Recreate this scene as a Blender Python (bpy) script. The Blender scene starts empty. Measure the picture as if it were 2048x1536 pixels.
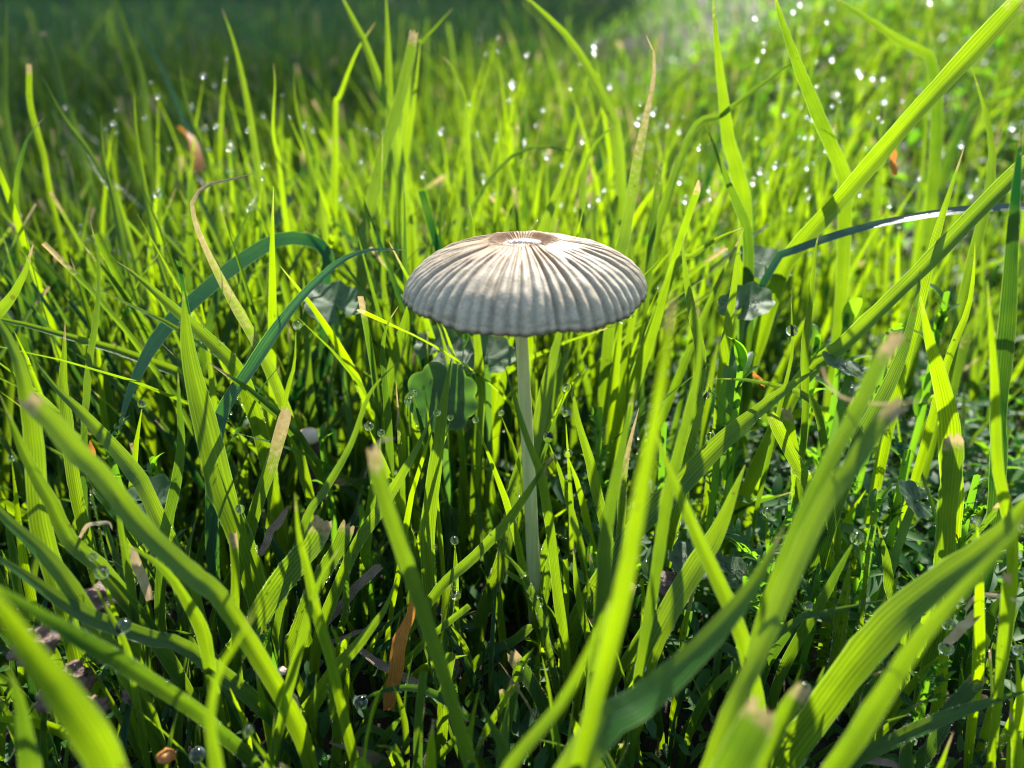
import bpy, bmesh, math, random
import numpy as np
from mathutils import Vector, Matrix, noise

random.seed(7)
RNG = np.random.default_rng(11)
scene = bpy.context.scene
COL = scene.collection
R = math.radians

# ------------------------------------------------------------------ camera
PITCH = R(23.3)
CAM = Vector((0.0, -0.0736, 0.0677))
FPX = 1490.0                                   # focal length in photo pixels (2048 wide)
cam_data = bpy.data.cameras.new('camera')
cam_data.sensor_width = 36.0
cam_data.lens = 36.0 * FPX / 2048.0
cam_data.clip_start = 0.002
cam_data.clip_end = 500.0
cam_data.dof.use_dof = True
cam_data.dof.focus_distance = 0.0805
cam_data.dof.aperture_fstop = 21.0
cam = bpy.data.objects.new('camera', cam_data)
cam.location = CAM
cam.rotation_euler = (math.pi / 2 - PITCH, 0, 0)
COL.objects.link(cam)
scene.camera = cam

# ------------------------------------------------------------------ light
SUN_ELEV = R(43)
SUN_AZ = R(13)                                 # to the right of straight ahead
world = bpy.data.worlds.new('World')
scene.world = world
world.use_nodes = True
wn = world.node_tree.nodes
wl = world.node_tree.links
wn.clear()
w_out = wn.new('ShaderNodeOutputWorld')
w_bg = wn.new('ShaderNodeBackground')
w_sky = wn.new('ShaderNodeTexSky')
w_sky.sky_type = 'NISHITA'
w_sky.sun_disc = False
w_sky.sun_elevation = SUN_ELEV
w_sky.sun_rotation = SUN_AZ
w_bg.inputs['Strength'].default_value = 0.115
wl.new(w_sky.outputs[0], w_bg.inputs['Color'])
wl.new(w_bg.outputs[0], w_out.inputs['Surface'])
sun_data = bpy.data.lights.new('sun', 'SUN')
sun_data.energy = 5.0
sun_data.angle = R(0.53)
sun_data.color = (1.0, 0.95, 0.86)
sun = bpy.data.objects.new('sun', sun_data)
SUN_DIR = Vector((math.sin(SUN_AZ) * math.cos(SUN_ELEV), math.cos(SUN_AZ) * math.cos(SUN_ELEV), math.sin(SUN_ELEV)))
sun.rotation_euler = SUN_DIR.to_track_quat('Z', 'Y').to_euler()
sun.location = (0, 2, 2)
COL.objects.link(sun)

scene.view_settings.view_transform = 'Standard'
scene.view_settings.look = 'None'
scene.view_settings.exposure = 1.62
scene.view_settings.gamma = 1.0
scene.view_settings.use_curve_mapping = False
cy = scene.cycles
cy.use_denoising = True
cy.pixel_filter_type = 'BLACKMAN_HARRIS'
cy.filter_width = 1.1
cy.max_bounces = 10
cy.diffuse_bounces = 3
cy.glossy_bounces = 3
cy.transmission_bounces = 8
cy.caustics_reflective = False
cy.caustics_refractive = False
cy.blur_glossy = 0.3
cy.sample_clamp_indirect = 60.0

# ------------------------------------------------------------------ helpers
FWD = Vector((0, math.cos(PITCH), -math.sin(PITCH)))
UPV = Vector((0, math.sin(PITCH), math.cos(PITCH)))
RGT = Vector((1, 0, 0))


def sm(a, b, x):
    t = np.clip((np.asarray(x, float) - a) / (b - a), 0, 1)
    return t * t * (3 - 2 * t)


def ground_z(x, y):
    x = np.asarray(x, float)
    y = np.asarray(y, float)
    z = 0.088 * np.clip(y - 0.10, 0, 3.6) * sm(0.10, 0.40, y)
    z = z + (0.045 + 0.03 * sm(0.2, 0.8, y)) * sm(0.03, 0.24, x) * sm(0.03, 0.22, y)
    z = z - 0.004 * sm(-0.005, -0.05, y)
    return z


def gz(x, y):
    return float(ground_z(x, y))


def ray(u, v):
    return FWD + RGT * ((u - 1024.0) / FPX) + UPV * ((768.0 - v) / FPX)


def at(u, v, y):
    d = ray(u, v)
    t = (y - CAM.y) / d.y
    return CAM + d * t


def at_ground(u, v, y, lift=0.0005):
    """place on the plane y, or on the soil when that plane is below it there"""
    p = at(u, v, y)
    if p.z >= gz(p.x, p.y) + lift:
        return p
    lo, hi = CAM.y + 0.005, y
    for _ in range(40):
        m = 0.5 * (lo + hi)
        q = at(u, v, m)
        if q.z >= gz(q.x, q.y) + lift:
            lo = m
        else:
            hi = m
    return at(u, v, lo)


def px2m(px, y):
    return px / FPX * ((y - CAM.y) / math.cos(PITCH)) * 0.97


def tag(o, label=None, cat=None, group=None, kind=None):
    if label:
        o['label'] = label
    if cat:
        o['category'] = cat
    if group:
        o['group'] = group
    if kind:
        o['kind'] = kind
    return o


def link(name, me, parent=None, loc=None):
    o = bpy.data.objects.new(name, me)
    COL.objects.link(o)
    if parent is not None:
        o.parent = parent
    if loc is not None:
        o.location = loc
    return o


def np_mesh(name, verts, faces, mat, uv=None, attrs=None, smooth=True):
    """verts (n,3), faces (m,k) constant k, uv per vertex"""
    verts = np.ascontiguousarray(verts, dtype=np.float32)
    faces = np.ascontiguousarray(faces, dtype=np.int32)
    me = bpy.data.meshes.new(name)
    n, (m, k) = len(verts), faces.shape
    me.vertices.add(n)
    me.vertices.foreach_set('co', verts.ravel())
    me.loops.add(m * k)
    me.loops.foreach_set('vertex_index', faces.ravel())
    me.polygons.add(m)
    me.polygons.foreach_set('loop_start', np.arange(0, m * k, k, dtype=np.int32))
    me.polygons.foreach_set('loop_total', np.full(m, k, dtype=np.int32))
    if smooth:
        me.polygons.foreach_set('use_smooth', np.ones(m, dtype=bool))
    if uv is not None:
        l = me.uv_layers.new(name='uv')
        l.data.foreach_set('uv', np.ascontiguousarray(np.asarray(uv, dtype=np.float32)[faces.ravel()]).ravel())
    for key, val in (attrs or {}).items():
        a = me.attributes.new(key, 'FLOAT', 'POINT')
        a.data.foreach_set('value', np.ascontiguousarray(val, dtype=np.float32))
    me.update(calc_edges=True)
    if mat:
        me.materials.append(mat)
    return me


def grid_faces(rows, cols, wrap=False):
    r = np.arange(rows - 1)[:, None]
    c = np.arange(cols if wrap else cols - 1)[None, :]
    c2 = (c + 1) % cols
    a = r * cols + c
    b = r * cols + c2
    return np.stack([a, b, b + cols, a + cols], -1).reshape(-1, 4)


# ------------------------------------------------------------------ materials
def new_mat(name):
    m = bpy.data.materials.new(name)
    m.use_nodes = True
    m.node_tree.nodes.clear()
    return m, m.node_tree.nodes, m.node_tree.links


def N(nodes, typ, **kw):
    n = nodes.new(typ)
    for k, v in kw.items():
        setattr(n, k, v)
    return n


def math_node(nodes, links, op, a, b=None, clamp=False):
    n = nodes.new('ShaderNodeMath')
    n.operation = op
    n.use_clamp = clamp
    for i, s in enumerate((a, b)):
        if s is None:
            continue
        if hasattr(s, 'is_output'):
            links.new(s, n.inputs[i])
        else:
            n.inputs[i].default_value = s
    return n.outputs[0]


def mix_col(nodes, links, fac, a, b, blend='MIX'):
    n = nodes.new('ShaderNodeMix')
    n.data_type = 'RGBA'
    n.blend_type = blend
    for sock, s in ((n.inputs[0], fac), (n.inputs[6], a), (n.inputs[7], b)):
        if hasattr(s, 'is_output'):
            links.new(s, sock)
        elif isinstance(s, (int, float)):
            sock.default_value = s
        else:
            sock.default_value = (s[0], s[1], s[2], 1)
    return n.outputs[2]


def leaf_mat(name, refl_lo, refl_hi, tr_lo, tr_hi, veins=7.0, vein_depth=0.5, rough=0.36, tfac=0.52, dry=True, spec=0.5, mottle=0.0):
    """thin leaf tissue: glossy skin, diffuse reflection and light that passes through it"""
    m, nd, lk = new_mat(name)
    out = N(nd, 'ShaderNodeOutputMaterial')
    uv = N(nd, 'ShaderNodeUVMap', uv_map='uv')
    sep = N(nd, 'ShaderNodeSeparateXYZ')
    lk.new(uv.outputs[0], sep.inputs[0])
    tint = N(nd, 'ShaderNodeAttribute', attribute_name='tint')
    nz = N(nd, 'ShaderNodeTexNoise')
    nz.inputs['Scale'].default_value = 260.0
    nz.inputs['Detail'].default_value = 3.0
    geo = N(nd, 'ShaderNodeNewGeometry')
    lk.new(geo.outputs['Position'], nz.inputs['Vector'])
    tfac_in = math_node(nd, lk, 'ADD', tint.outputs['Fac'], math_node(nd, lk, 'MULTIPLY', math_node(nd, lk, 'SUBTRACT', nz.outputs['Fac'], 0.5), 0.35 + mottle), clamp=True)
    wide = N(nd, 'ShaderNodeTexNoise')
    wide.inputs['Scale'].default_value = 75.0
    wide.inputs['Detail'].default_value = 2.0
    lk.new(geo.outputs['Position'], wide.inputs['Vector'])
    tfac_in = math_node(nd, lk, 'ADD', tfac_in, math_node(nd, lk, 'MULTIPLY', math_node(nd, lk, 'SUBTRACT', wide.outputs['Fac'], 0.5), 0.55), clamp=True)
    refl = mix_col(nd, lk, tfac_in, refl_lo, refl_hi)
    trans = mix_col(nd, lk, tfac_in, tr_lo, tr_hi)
    stripe = None
    if veins:
        wob = math_node(nd, lk, 'MULTIPLY', math_node(nd, lk, 'SUBTRACT', nz.outputs['Fac'], 0.5), 0.02)
        ang = math_node(nd, lk, 'MULTIPLY', math_node(nd, lk, 'ADD', sep.outputs[0], wob), veins * 2 * math.pi)
        s = math_node(nd, lk, 'ADD', math_node(nd, lk, 'MULTIPLY', math_node(nd, lk, 'SINE', ang), 0.5), 0.5)
        stripe = math_node(nd, lk, 'POWER', s, 1.6)
        # the midrib: a paler, less translucent line
        mid = math_node(nd, lk, 'ABSOLUTE', math_node(nd, lk, 'SUBTRACT', sep.outputs[0], 0.5))
        midm = math_node(nd, lk, 'SUBTRACT', 1.0, math_node(nd, lk, 'MULTIPLY', mid, 22.0), clamp=True)
        dark = mix_col(nd, lk, 1.0, trans, (1 - vein_depth, 1 - vein_depth * 0.86, 1 - vein_depth * 0.8), 'MULTIPLY')
        mp = N(nd, 'ShaderNodeMapping')
        mp.inputs['Scale'].default_value = (26.0, 7.0, 1.0)
        lk.new(uv.outputs[0], mp.inputs[0])
        addv = N(nd, 'ShaderNodeVectorMath', operation='ADD')
        lk.new(mp.outputs[0], addv.inputs[0])
        cmb = N(nd, 'ShaderNodeCombineXYZ')
        lk.new(math_node(nd, lk, 'MULTIPLY', tint.outputs['Fac'], 91.0), cmb.inputs[2])
        lk.new(cmb.outputs[0], addv.inputs[1])
        sz = N(nd, 'ShaderNodeTexNoise')
        sz.inputs['Scale'].default_value = 1.0
        sz.inputs['Detail'].default_value = 4.0
        lk.new(addv.outputs[0], sz.inputs['Vector'])
        smr = N(nd, 'ShaderNodeMapRange')
        for k_, v_ in ((1, 0.32), (2, 0.68), (3, 0.74), (4, 1.15)):
            smr.inputs[k_].default_value = v_
        lk.new(sz.outputs['Fac'], smr.inputs[0])
        sc = N(nd, 'ShaderNodeCombineColor')
        for k_ in range(3):
            lk.new(smr.outputs[0], sc.inputs[k_])
        trans = mix_col(nd, lk, 1.0, trans, sc.outputs[0], 'MULTIPLY')
        refl = mix_col(nd, lk, 0.7, refl, sc.outputs[0], 'MULTIPLY')
        dark = mix_col(nd, lk, 1.0, dark, sc.outputs[0], 'MULTIPLY')
        vs = math_node(nd, lk, 'FRACT', math_node(nd, lk, 'MULTIPLY', tint.outputs['Fac'], 37.7))
        smooth_st = math_node(nd, lk, 'ADD', math_node(nd, lk, 'MULTIPLY', stripe, math_node(nd, lk, 'ADD', math_node(nd, lk, 'MULTIPLY', vs, 0.6), 0.4)), math_node(nd, lk, 'MULTIPLY', math_node(nd, lk, 'SUBTRACT', 1.0, vs), 0.3), clamp=True)
        trans = mix_col(nd, lk, smooth_st, dark, trans)
        trans = mix_col(nd, lk, math_node(nd, lk, 'MULTIPLY', midm, 0.45), trans, dark)
        rim = math_node(nd, lk, 'MULTIPLY', math_node(nd, lk, 'SUBTRACT', mid, 0.455), 24.0, clamp=True)
        refl = mix_col(nd, lk, math_node(nd, lk, 'MULTIPLY', rim, 0.7), refl, (0.20, 0.34, 0.10))
        trans = mix_col(nd, lk, math_node(nd, lk, 'MULTIPLY', rim, 0.5), trans, (0.42, 0.66, 0.12))
    if dry:
        dr = N(nd, 'ShaderNodeAttribute', attribute_name='dry')
        fz = N(nd, 'ShaderNodeTexNoise')
        fz.inputs['Scale'].default_value = 1700.0
        fz.inputs['Detail'].default_value = 4.0
        lk.new(geo.outputs['Position'], fz.inputs['Vector'])
        edge = math_node(nd, lk, 'ADD', dr.outputs['Fac'], math_node(nd, lk, 'MULTIPLY', math_node(nd, lk, 'SUBTRACT', fz.outputs['Fac'], 0.5), 0.9), clamp=True)
        dm = N(nd, 'ShaderNodeMapRange')
        dm.inputs[1].default_value = 0.35
        dm.inputs[2].default_value = 0.75
        lk.new(edge, dm.inputs[0])
        tan = mix_col(nd, lk, fz.outputs['Fac'], (0.16, 0.12, 0.06), (0.50, 0.42, 0.26))
        tan_t = mix_col(nd, lk, fz.outputs['Fac'], (0.24, 0.16, 0.05), (0.52, 0.42, 0.18))
        refl = mix_col(nd, lk, dm.outputs[0], refl, tan)
        trans = mix_col(nd, lk, dm.outputs[0], trans, tan_t)
    vor = N(nd, 'ShaderNodeTexVoronoi')
    vor.inputs['Scale'].default_value = 420.0
    lk.new(geo.outputs['Position'], vor.inputs['Vector'])
    sp = math_node(nd, lk, 'LESS_THAN', math_node(nd, lk, 'ADD', vor.outputs['Distance'], math_node(nd, lk, 'MULTIPLY', nz.outputs['Fac'], 0.35)), 0.235)
    sp = math_node(nd, lk, 'MULTIPLY', sp, 0.75)
    refl = mix_col(nd, lk, sp, refl, (0.10, 0.085, 0.03))
    trans = mix_col(nd, lk, sp, trans, (0.10, 0.09, 0.01))
    p = N(nd, 'ShaderNodeBsdfPrincipled')
    lk.new(refl, p.inputs['Base Color'])
    p.inputs['Roughness'].default_value = rough
    p.inputs['Specular IOR Level'].default_value = spec
    t = N(nd, 'ShaderNodeBsdfTranslucent')
    lk.new(trans, t.inputs['Color'])
    bump = N(nd, 'ShaderNodeBump')
    bump.inputs['Strength'].default_value = 0.5
    bump.inputs['Distance'].default_value = 0.00012
    h = math_node(nd, lk, 'MULTIPLY', nz.outputs['Fac'], 0.7)
    if stripe is not None:
        h = math_node(nd, lk, 'ADD', h, stripe)
    lk.new(h, bump.inputs['Height'])
    lk.new(bump.outputs[0], p.inputs['Normal'])
    mx = N(nd, 'ShaderNodeMixShader')
    mx.inputs[0].default_value = tfac
    lk.new(p.outputs[0], mx.inputs[1])
    lk.new(t.outputs[0], mx.inputs[2])
    lk.new(mx.outputs[0], out.inputs['Surface'])
    return m


def simple_mat(name, c1, c2, rough=0.7, scale=300.0, bump=0.0004, trans=None, tfac=0.0, spec=0.4, wave=None):
    m, nd, lk = new_mat(name)
    out = N(nd, 'ShaderNodeOutputMaterial')
    geo = N(nd, 'ShaderNodeNewGeometry')
    nz = N(nd, 'ShaderNodeTexNoise')
    nz.inputs['Scale'].default_value = scale
    nz.inputs['Detail'].default_value = 6.0
    nz.inputs['Roughness'].default_value = 0.65
    lk.new(geo.outputs['Position'], nz.inputs['Vector'])
    fac = nz.outputs['Fac']
    mr = N(nd, 'ShaderNodeMapRange')
    mr.inputs[1].default_value = 0.3
    mr.inputs[2].default_value = 0.7
    lk.new(fac, mr.inputs[0])
    col = mix_col(nd, lk, mr.outputs[0], c1, c2)
    h = fac
    if wave:
        uv = N(nd, 'ShaderNodeUVMap', uv_map='uv')
        sep = N(nd, 'ShaderNodeSeparateXYZ')
        lk.new(uv.outputs[0], sep.inputs[0])
        s = math_node(nd, lk, 'SINE', math_node(nd, lk, 'MULTIPLY', sep.outputs[0], wave * 2 * math.pi))
        s = math_node(nd, lk, 'ADD', math_node(nd, lk, 'MULTIPLY', s, 0.5), 0.5)
        col = mix_col(nd, lk, math_node(nd, lk, 'MULTIPLY', s, 0.5), col, (c1[0] * 0.55, c1[1] * 0.5, c1[2] * 0.45))
        h = math_node(nd, lk, 'ADD', h, s)
    p = N(nd, 'ShaderNodeBsdfPrincipled')
    lk.new(col, p.inputs['Base Color'])
    p.inputs['Roughness'].default_value = rough
    p.inputs['Specular IOR Level'].default_value = spec
    b = N(nd, 'ShaderNodeBump')
    b.inputs['Strength'].default_value = 0.8
    b.inputs['Distance'].default_value = bump
    lk.new(h, b.inputs['Height'])
    lk.new(b.outputs[0], p.inputs['Normal'])
    if trans:
        t = N(nd, 'ShaderNodeBsdfTranslucent')
        t.inputs['Color'].default_value = (*trans, 1)
        mx = N(nd, 'ShaderNodeMixShader')
        mx.inputs[0].default_value = tfac
        lk.new(p.outputs[0], mx.inputs[1])
        lk.new(t.outputs[0], mx.inputs[2])
        lk.new(mx.outputs[0], out.inputs['Surface'])
    else:
        lk.new(p.outputs[0], out.inputs['Surface'])
    return m


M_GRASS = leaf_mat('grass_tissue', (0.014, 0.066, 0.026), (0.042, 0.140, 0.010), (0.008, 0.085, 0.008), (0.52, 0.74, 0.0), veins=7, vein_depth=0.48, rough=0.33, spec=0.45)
M_SKYSHEEN = leaf_mat('sky_sheen_grass_tissue', (0.050, 0.115, 0.090), (0.09, 0.19, 0.13), (0.012, 0.09, 0.012), (0.16, 0.42, 0.02), veins=7, vein_depth=0.4, rough=0.3, tfac=0.4)  # blue-grey sky sheen of the arching blades, put into the leaf colour
M_FAR = leaf_mat('skylight_tinted_grass_tissue', (0.035, 0.120, 0.085), (0.060, 0.170, 0.095), (0.012, 0.09, 0.012), (0.34, 0.62, 0.02), veins=0, rough=0.45, spec=0.3)  # bluish veil and skylight over the far lawn, mixed into its colour
M_WEED = leaf_mat('weed_tissue', (0.022, 0.08, 0.026), (0.045, 0.125, 0.02), (0.06, 0.26, 0.010), (0.30, 0.58, 0.01), veins=0, rough=0.55, tfac=0.5, dry=False, spec=0.35)
M_IVY = leaf_mat('round_leaf_tissue', (0.042, 0.080, 0.038), (0.080, 0.15, 0.065), (0.06, 0.17, 0.015), (0.20, 0.38, 0.02), veins=0, rough=0.58, tfac=0.48, dry=False, mottle=0.6, spec=0.3)
M_DRY = simple_mat('dry_tip_tissue', (0.30, 0.23, 0.10), (0.58, 0.50, 0.30), 0.6, 900, 0.0001, trans=(0.5, 0.36, 0.18), tfac=0.35)
M_STRAW = simple_mat('straw_tissue', (0.36, 0.14, 0.03), (0.55, 0.26, 0.06), 0.5, 700, 0.0001, trans=(0.6, 0.25, 0.04), tfac=0.35, wave=6)
M_TWIG = simple_mat('dead_stalk', (0.16, 0.11, 0.07), (0.30, 0.23, 0.16), 0.75, 800, 0.0001, wave=5)
M_SOIL = simple_mat('soil', (0.012, 0.008, 0.005), (0.055, 0.036, 0.024), 0.85, 420, 0.0012, spec=0.3)
M_CLOD = simple_mat('crumb_soil', (0.05, 0.028, 0.018), (0.17, 0.10, 0.07), 0.6, 700, 0.0008, spec=0.5)
M_PEB = simple_mat('pale_fungus', (0.62, 0.48, 0.36), (0.75, 0.62, 0.50), 0.35, 350, 0.0001, trans=(0.7, 0.5, 0.35), tfac=0.25)
M_HEDGE = leaf_mat('hedge_leaf', (0.010, 0.035, 0.012), (0.025, 0.06, 0.018), (0.02, 0.06, 0.008), (0.05, 0.11, 0.01), veins=0, rough=0.4, tfac=0.3, dry=False)
M_BARK = simple_mat('hedge_bark', (0.04, 0.03, 0.02), (0.10, 0.075, 0.05), 0.85, 20, 0.01)


def dew_mat(name, rough, clear=0.0):
    m, nd, lk = new_mat(name)
    out = N(nd, 'ShaderNodeOutputMaterial')
    g = N(nd, 'ShaderNodeBsdfGlass')
    g.inputs['Roughness'].default_value = rough
    g.inputs['IOR'].default_value = 1.333
    if clear:                                       # a bead thinner than its own shadow lets most light straight through
        tr = N(nd, 'ShaderNodeBsdfTransparent')
        mx = N(nd, 'ShaderNodeMixShader')
        mx.inputs[0].default_value = clear
        lk.new(g.outputs[0], mx.inputs[1])
        lk.new(tr.outputs[0], mx.inputs[2])
        lk.new(mx.outputs[0], out.inputs['Surface'])
    else:
        lk.new(g.outputs[0], out.inputs['Surface'])
    return m


M_DEW = dew_mat('dew_water', 0.11)
M_SPARK = dew_mat('sparkling_dew_water', 0.2)
M_FINE = dew_mat('fine_dew_water', 0.2, 0.55)


def cap_mat():
    m, nd, lk = new_mat('mushroom_cap_skin')
    out = N(nd, 'ShaderNodeOutputMaterial')
    geo = N(nd, 'ShaderNodeNewGeometry')
    rid = N(nd, 'ShaderNodeAttribute', attribute_name='ridge')
    rad = N(nd, 'ShaderNodeAttribute', attribute_name='radial')
    nz = N(nd, 'ShaderNodeTexNoise')
    nz.inputs['Scale'].default_value = 500
    nz.inputs['Detail'].default_value = 6
    lk.new(geo.outputs['Position'], nz.inputs['Vector'])
    fine = N(nd, 'ShaderNodeTexNoise')
    fine.inputs['Scale'].default_value = 3500
    fine.inputs['Detail'].default_value = 3
    lk.new(geo.outputs['Position'], fine.inputs['Vector'])
    ramp = N(nd, 'ShaderNodeValToRGB')
    e = ramp.color_ramp.elements
    e[0].position = 0.0
    e[0].color = (0.30, 0.23, 0.18, 1)
    e[1].position = 1.0
    e[1].color = (0.24, 0.24, 0.17, 1)
    for pos, c in ((0.11, (0.32, 0.21, 0.13)), (0.16, (0.47, 0.29, 0.155)), (0.28, (0.49, 0.35, 0.21)), (0.5, (0.51, 0.405, 0.275)), (0.8, (0.58, 0.50, 0.36)), (0.95, (0.60, 0.54, 0.37)), (0.985, (0.30, 0.22, 0.13))):
        x = e.new(pos)
        x.color = (*c, 1)
    rr = math_node(nd, lk, 'ADD', rad.outputs['Fac'], math_node(nd, lk, 'MULTIPLY', math_node(nd, lk, 'SUBTRACT', nz.outputs['Fac'], 0.5), 0.12))
    lk.new(rr, ramp.inputs[0])
    groove = mix_col(nd, lk, 1.0, ramp.outputs[0], (0.62, 0.63, 0.64), 'MULTIPLY')
    rf = math_node(nd, lk, 'ADD', rid.outputs['Fac'], math_node(nd, lk, 'MULTIPLY', math_node(nd, lk, 'SUBTRACT', nz.outputs['Fac'], 0.5), 0.7), clamp=True)
    col = mix_col(nd, lk, rf, groove, ramp.outputs[0])
    spk = N(nd, 'ShaderNodeMapRange')
    spk.inputs[1].default_value = 0.3
    spk.inputs[2].default_value = 0.7
    spk.inputs[3].default_value = 0.82
    spk.inputs[4].default_value = 1.15
    lk.new(fine.outputs['Fac'], spk.inputs[0])
    comb = N(nd, 'ShaderNodeCombineColor')
    for i in range(3):
        lk.new(spk.outputs[0], comb.inputs[i])
    col = mix_col(nd, lk, 1.0, col, comb.outputs[0], 'MULTIPLY')
    mid = N(nd, 'ShaderNodeTexNoise')
    mid.inputs['Scale'].default_value = 190
    mid.inputs['Detail'].default_value = 5
    lk.new(geo.outputs['Position'], mid.inputs['Vector'])
    mm = N(nd, 'ShaderNodeMapRange')
    for k_, v_ in ((1, 0.35), (2, 0.62)):
        mm.inputs[k_].default_value = v_
    lk.new(mid.outputs['Fac'], mm.inputs[0])
    stain = mix_col(nd, lk, 1.0, col, (0.88, 0.82, 0.76), 'MULTIPLY')
    col = mix_col(nd, lk, mm.outputs[0], stain, col)
    p = N(nd, 'ShaderNodeBsdfPrincipled')
    lk.new(col, p.inputs['Base Color'])
    p.inputs['Roughness'].default_value = 0.55
    p.inputs['Specular IOR Level'].default_value = 0.35
    b = N(nd, 'ShaderNodeBump')
    b.inputs['Strength'].default_value = 0.45
    b.inputs['Distance'].default_value = 0.00008
    lk.new(math_node(nd, lk, 'ADD', fine.outputs['Fac'], nz.outputs['Fac']), b.inputs['Height'])
    lk.new(b.outputs[0], p.inputs['Normal'])
    t = N(nd, 'ShaderNodeBsdfTranslucent')
    lk.new(mix_col(nd, lk, 1.0, col, (1.0, 0.92, 0.7), 'MULTIPLY'), t.inputs['Color'])
    mx = N(nd, 'ShaderNodeMixShader')
    mx.inputs[0].default_value = 0.28
    lk.new(p.outputs[0], mx.inputs[1])
    lk.new(t.outputs[0], mx.inputs[2])
    lk.new(mx.outputs[0], out.inputs['Surface'])
    return m


M_CAP = cap_mat()
M_DISC = simple_mat('cap_disc_skin', (0.20, 0.15, 0.13), (0.42, 0.34, 0.29), 0.42, 1500, 0.00012, spec=0.5)
M_GILL = simple_mat('gill_tissue', (0.30, 0.27, 0.20), (0.40, 0.36, 0.27), 0.6, 600, 0.0001, trans=(0.4, 0.36, 0.25), tfac=0.4)


def stem_mat():
    m, nd, lk = new_mat('mushroom_stem_flesh')
    out = N(nd, 'ShaderNodeOutputMaterial')
    geo = N(nd, 'ShaderNodeNewGeometry')
    nz = N(nd, 'ShaderNodeTexNoise')
    nz.inputs['Scale'].default_value = 900
    mp = N(nd, 'ShaderNodeMapping')
    mp.inputs['Scale'].default_value = (1.6, 1.6, 0.08)
    lk.new(geo.outputs['Position'], mp.inputs[0])
    lk.new(mp.outputs[0], nz.inputs['Vector'])
    sr = N(nd, 'ShaderNodeMapRange')
    for k_, v_ in ((1, 0.3), (2, 0.7)):
        sr.inputs[k_].default_value = v_
    lk.new(nz.outputs['Fac'], sr.inputs[0])
    col = mix_col(nd, lk, sr.outputs[0], (0.40, 0.43, 0.17), (0.62, 0.64, 0.31))
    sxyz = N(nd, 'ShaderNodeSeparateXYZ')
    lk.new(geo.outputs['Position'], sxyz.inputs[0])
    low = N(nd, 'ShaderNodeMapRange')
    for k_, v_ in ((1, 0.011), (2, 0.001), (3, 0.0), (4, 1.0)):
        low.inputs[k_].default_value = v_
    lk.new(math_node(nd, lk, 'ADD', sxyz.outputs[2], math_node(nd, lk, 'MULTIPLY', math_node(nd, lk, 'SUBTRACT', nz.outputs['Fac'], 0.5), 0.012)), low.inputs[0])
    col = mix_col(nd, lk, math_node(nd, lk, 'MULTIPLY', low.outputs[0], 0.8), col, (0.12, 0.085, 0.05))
    p = N(nd, 'ShaderNodeBsdfPrincipled')
    lk.new(col, p.inputs['Base Color'])
    p.inputs['Roughness'].default_value = 0.42
    p.inputs['Subsurface Weight'].default_value = 1.0
    p.inputs['Subsurface Radius'].default_value = (1.0, 0.9, 0.45)
    p.inputs['Subsurface Scale'].default_value = 0.0011
    b = N(nd, 'ShaderNodeBump')
    b.inputs['Strength'].default_value = 0.3
    b.inputs['Distance'].default_value = 0.00006
    lk.new(nz.outputs['Fac'], b.inputs['Height'])
    lk.new(b.outputs[0], p.inputs['Normal'])
    lk.new(p.outputs[0], out.inputs['Surface'])
    return m


M_STEM = stem_mat()

# ------------------------------------------------------------------ ground
def graded(lo, hi, fine_lo, fine_hi, step, growth=1.16):
    xs = list(np.arange(fine_lo, fine_hi + 1e-9, step))
    s, x = step, xs[-1]
    while x < hi:
        s *= growth
        x += s
        xs.append(x)
    s, x = step, xs[0]
    left = []
    while x > lo:
        s *= growth
        x -= s
        left.append(x)
    return np.array(left[::-1] + xs)


gx = graded(-120, 120, -0.10, 0.12, 0.0013)
gy = graded(-60, 220, -0.06, 0.16, 0.0013)
GX, GY = np.meshgrid(gx, gy)
GZ = ground_z(GX, GY)
near = (np.abs(GX) < 0.16) & (np.abs(GY) < 0.2)
idx = np.argwhere(near)
for i, j in idx:
    x, y = GX[i, j], GY[i, j]
    v = Vector((x * 60, y * 60, 0.3))
    GZ[i, j] += 0.0022 * (noise.fractal(v, 0.8, 2.1, 4) - 0.4) - 0.0006 + 0.0009 * noise.noise(v * 9)
ground = link('ground', np_mesh('ground', np.stack([GX, GY, GZ], -1).reshape(-1, 3), grid_faces(len(gy), len(gx)), M_SOIL))
tag(ground, 'dark damp soil under the grass', None, None, 'structure')

# ------------------------------------------------------------------ blade builder
def catmull(P, n):
    P = [np.array(p, float) for p in P]
    P = [2 * P[0] - P[1]] + P + [2 * P[-1] - P[-2]]
    m = len(P) - 3
    # resample by chord length
    seg = np.array([np.linalg.norm(P[i + 2] - P[i + 1]) for i in range(m)])
    cum = np.concatenate([[0], np.cumsum(seg)])
    out = []
    for s in np.linspace(0, cum[-1] * 0.999999, n):
        i = int(np.searchsorted(cum, s, side='right') - 1)
        t = (s - cum[i]) / max(seg[i], 1e-9)
        p0, p1, p2, p3 = P[i:i + 4]
        out.append(0.5 * ((2 * p1) + (-p0 + p2) * t + (2 * p0 - 5 * p1 + 4 * p2 - p3) * t * t + (-p0 + 3 * p1 - 3 * p2 + p3) * t ** 3))
    return np.array(out), cum[-1]


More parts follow.
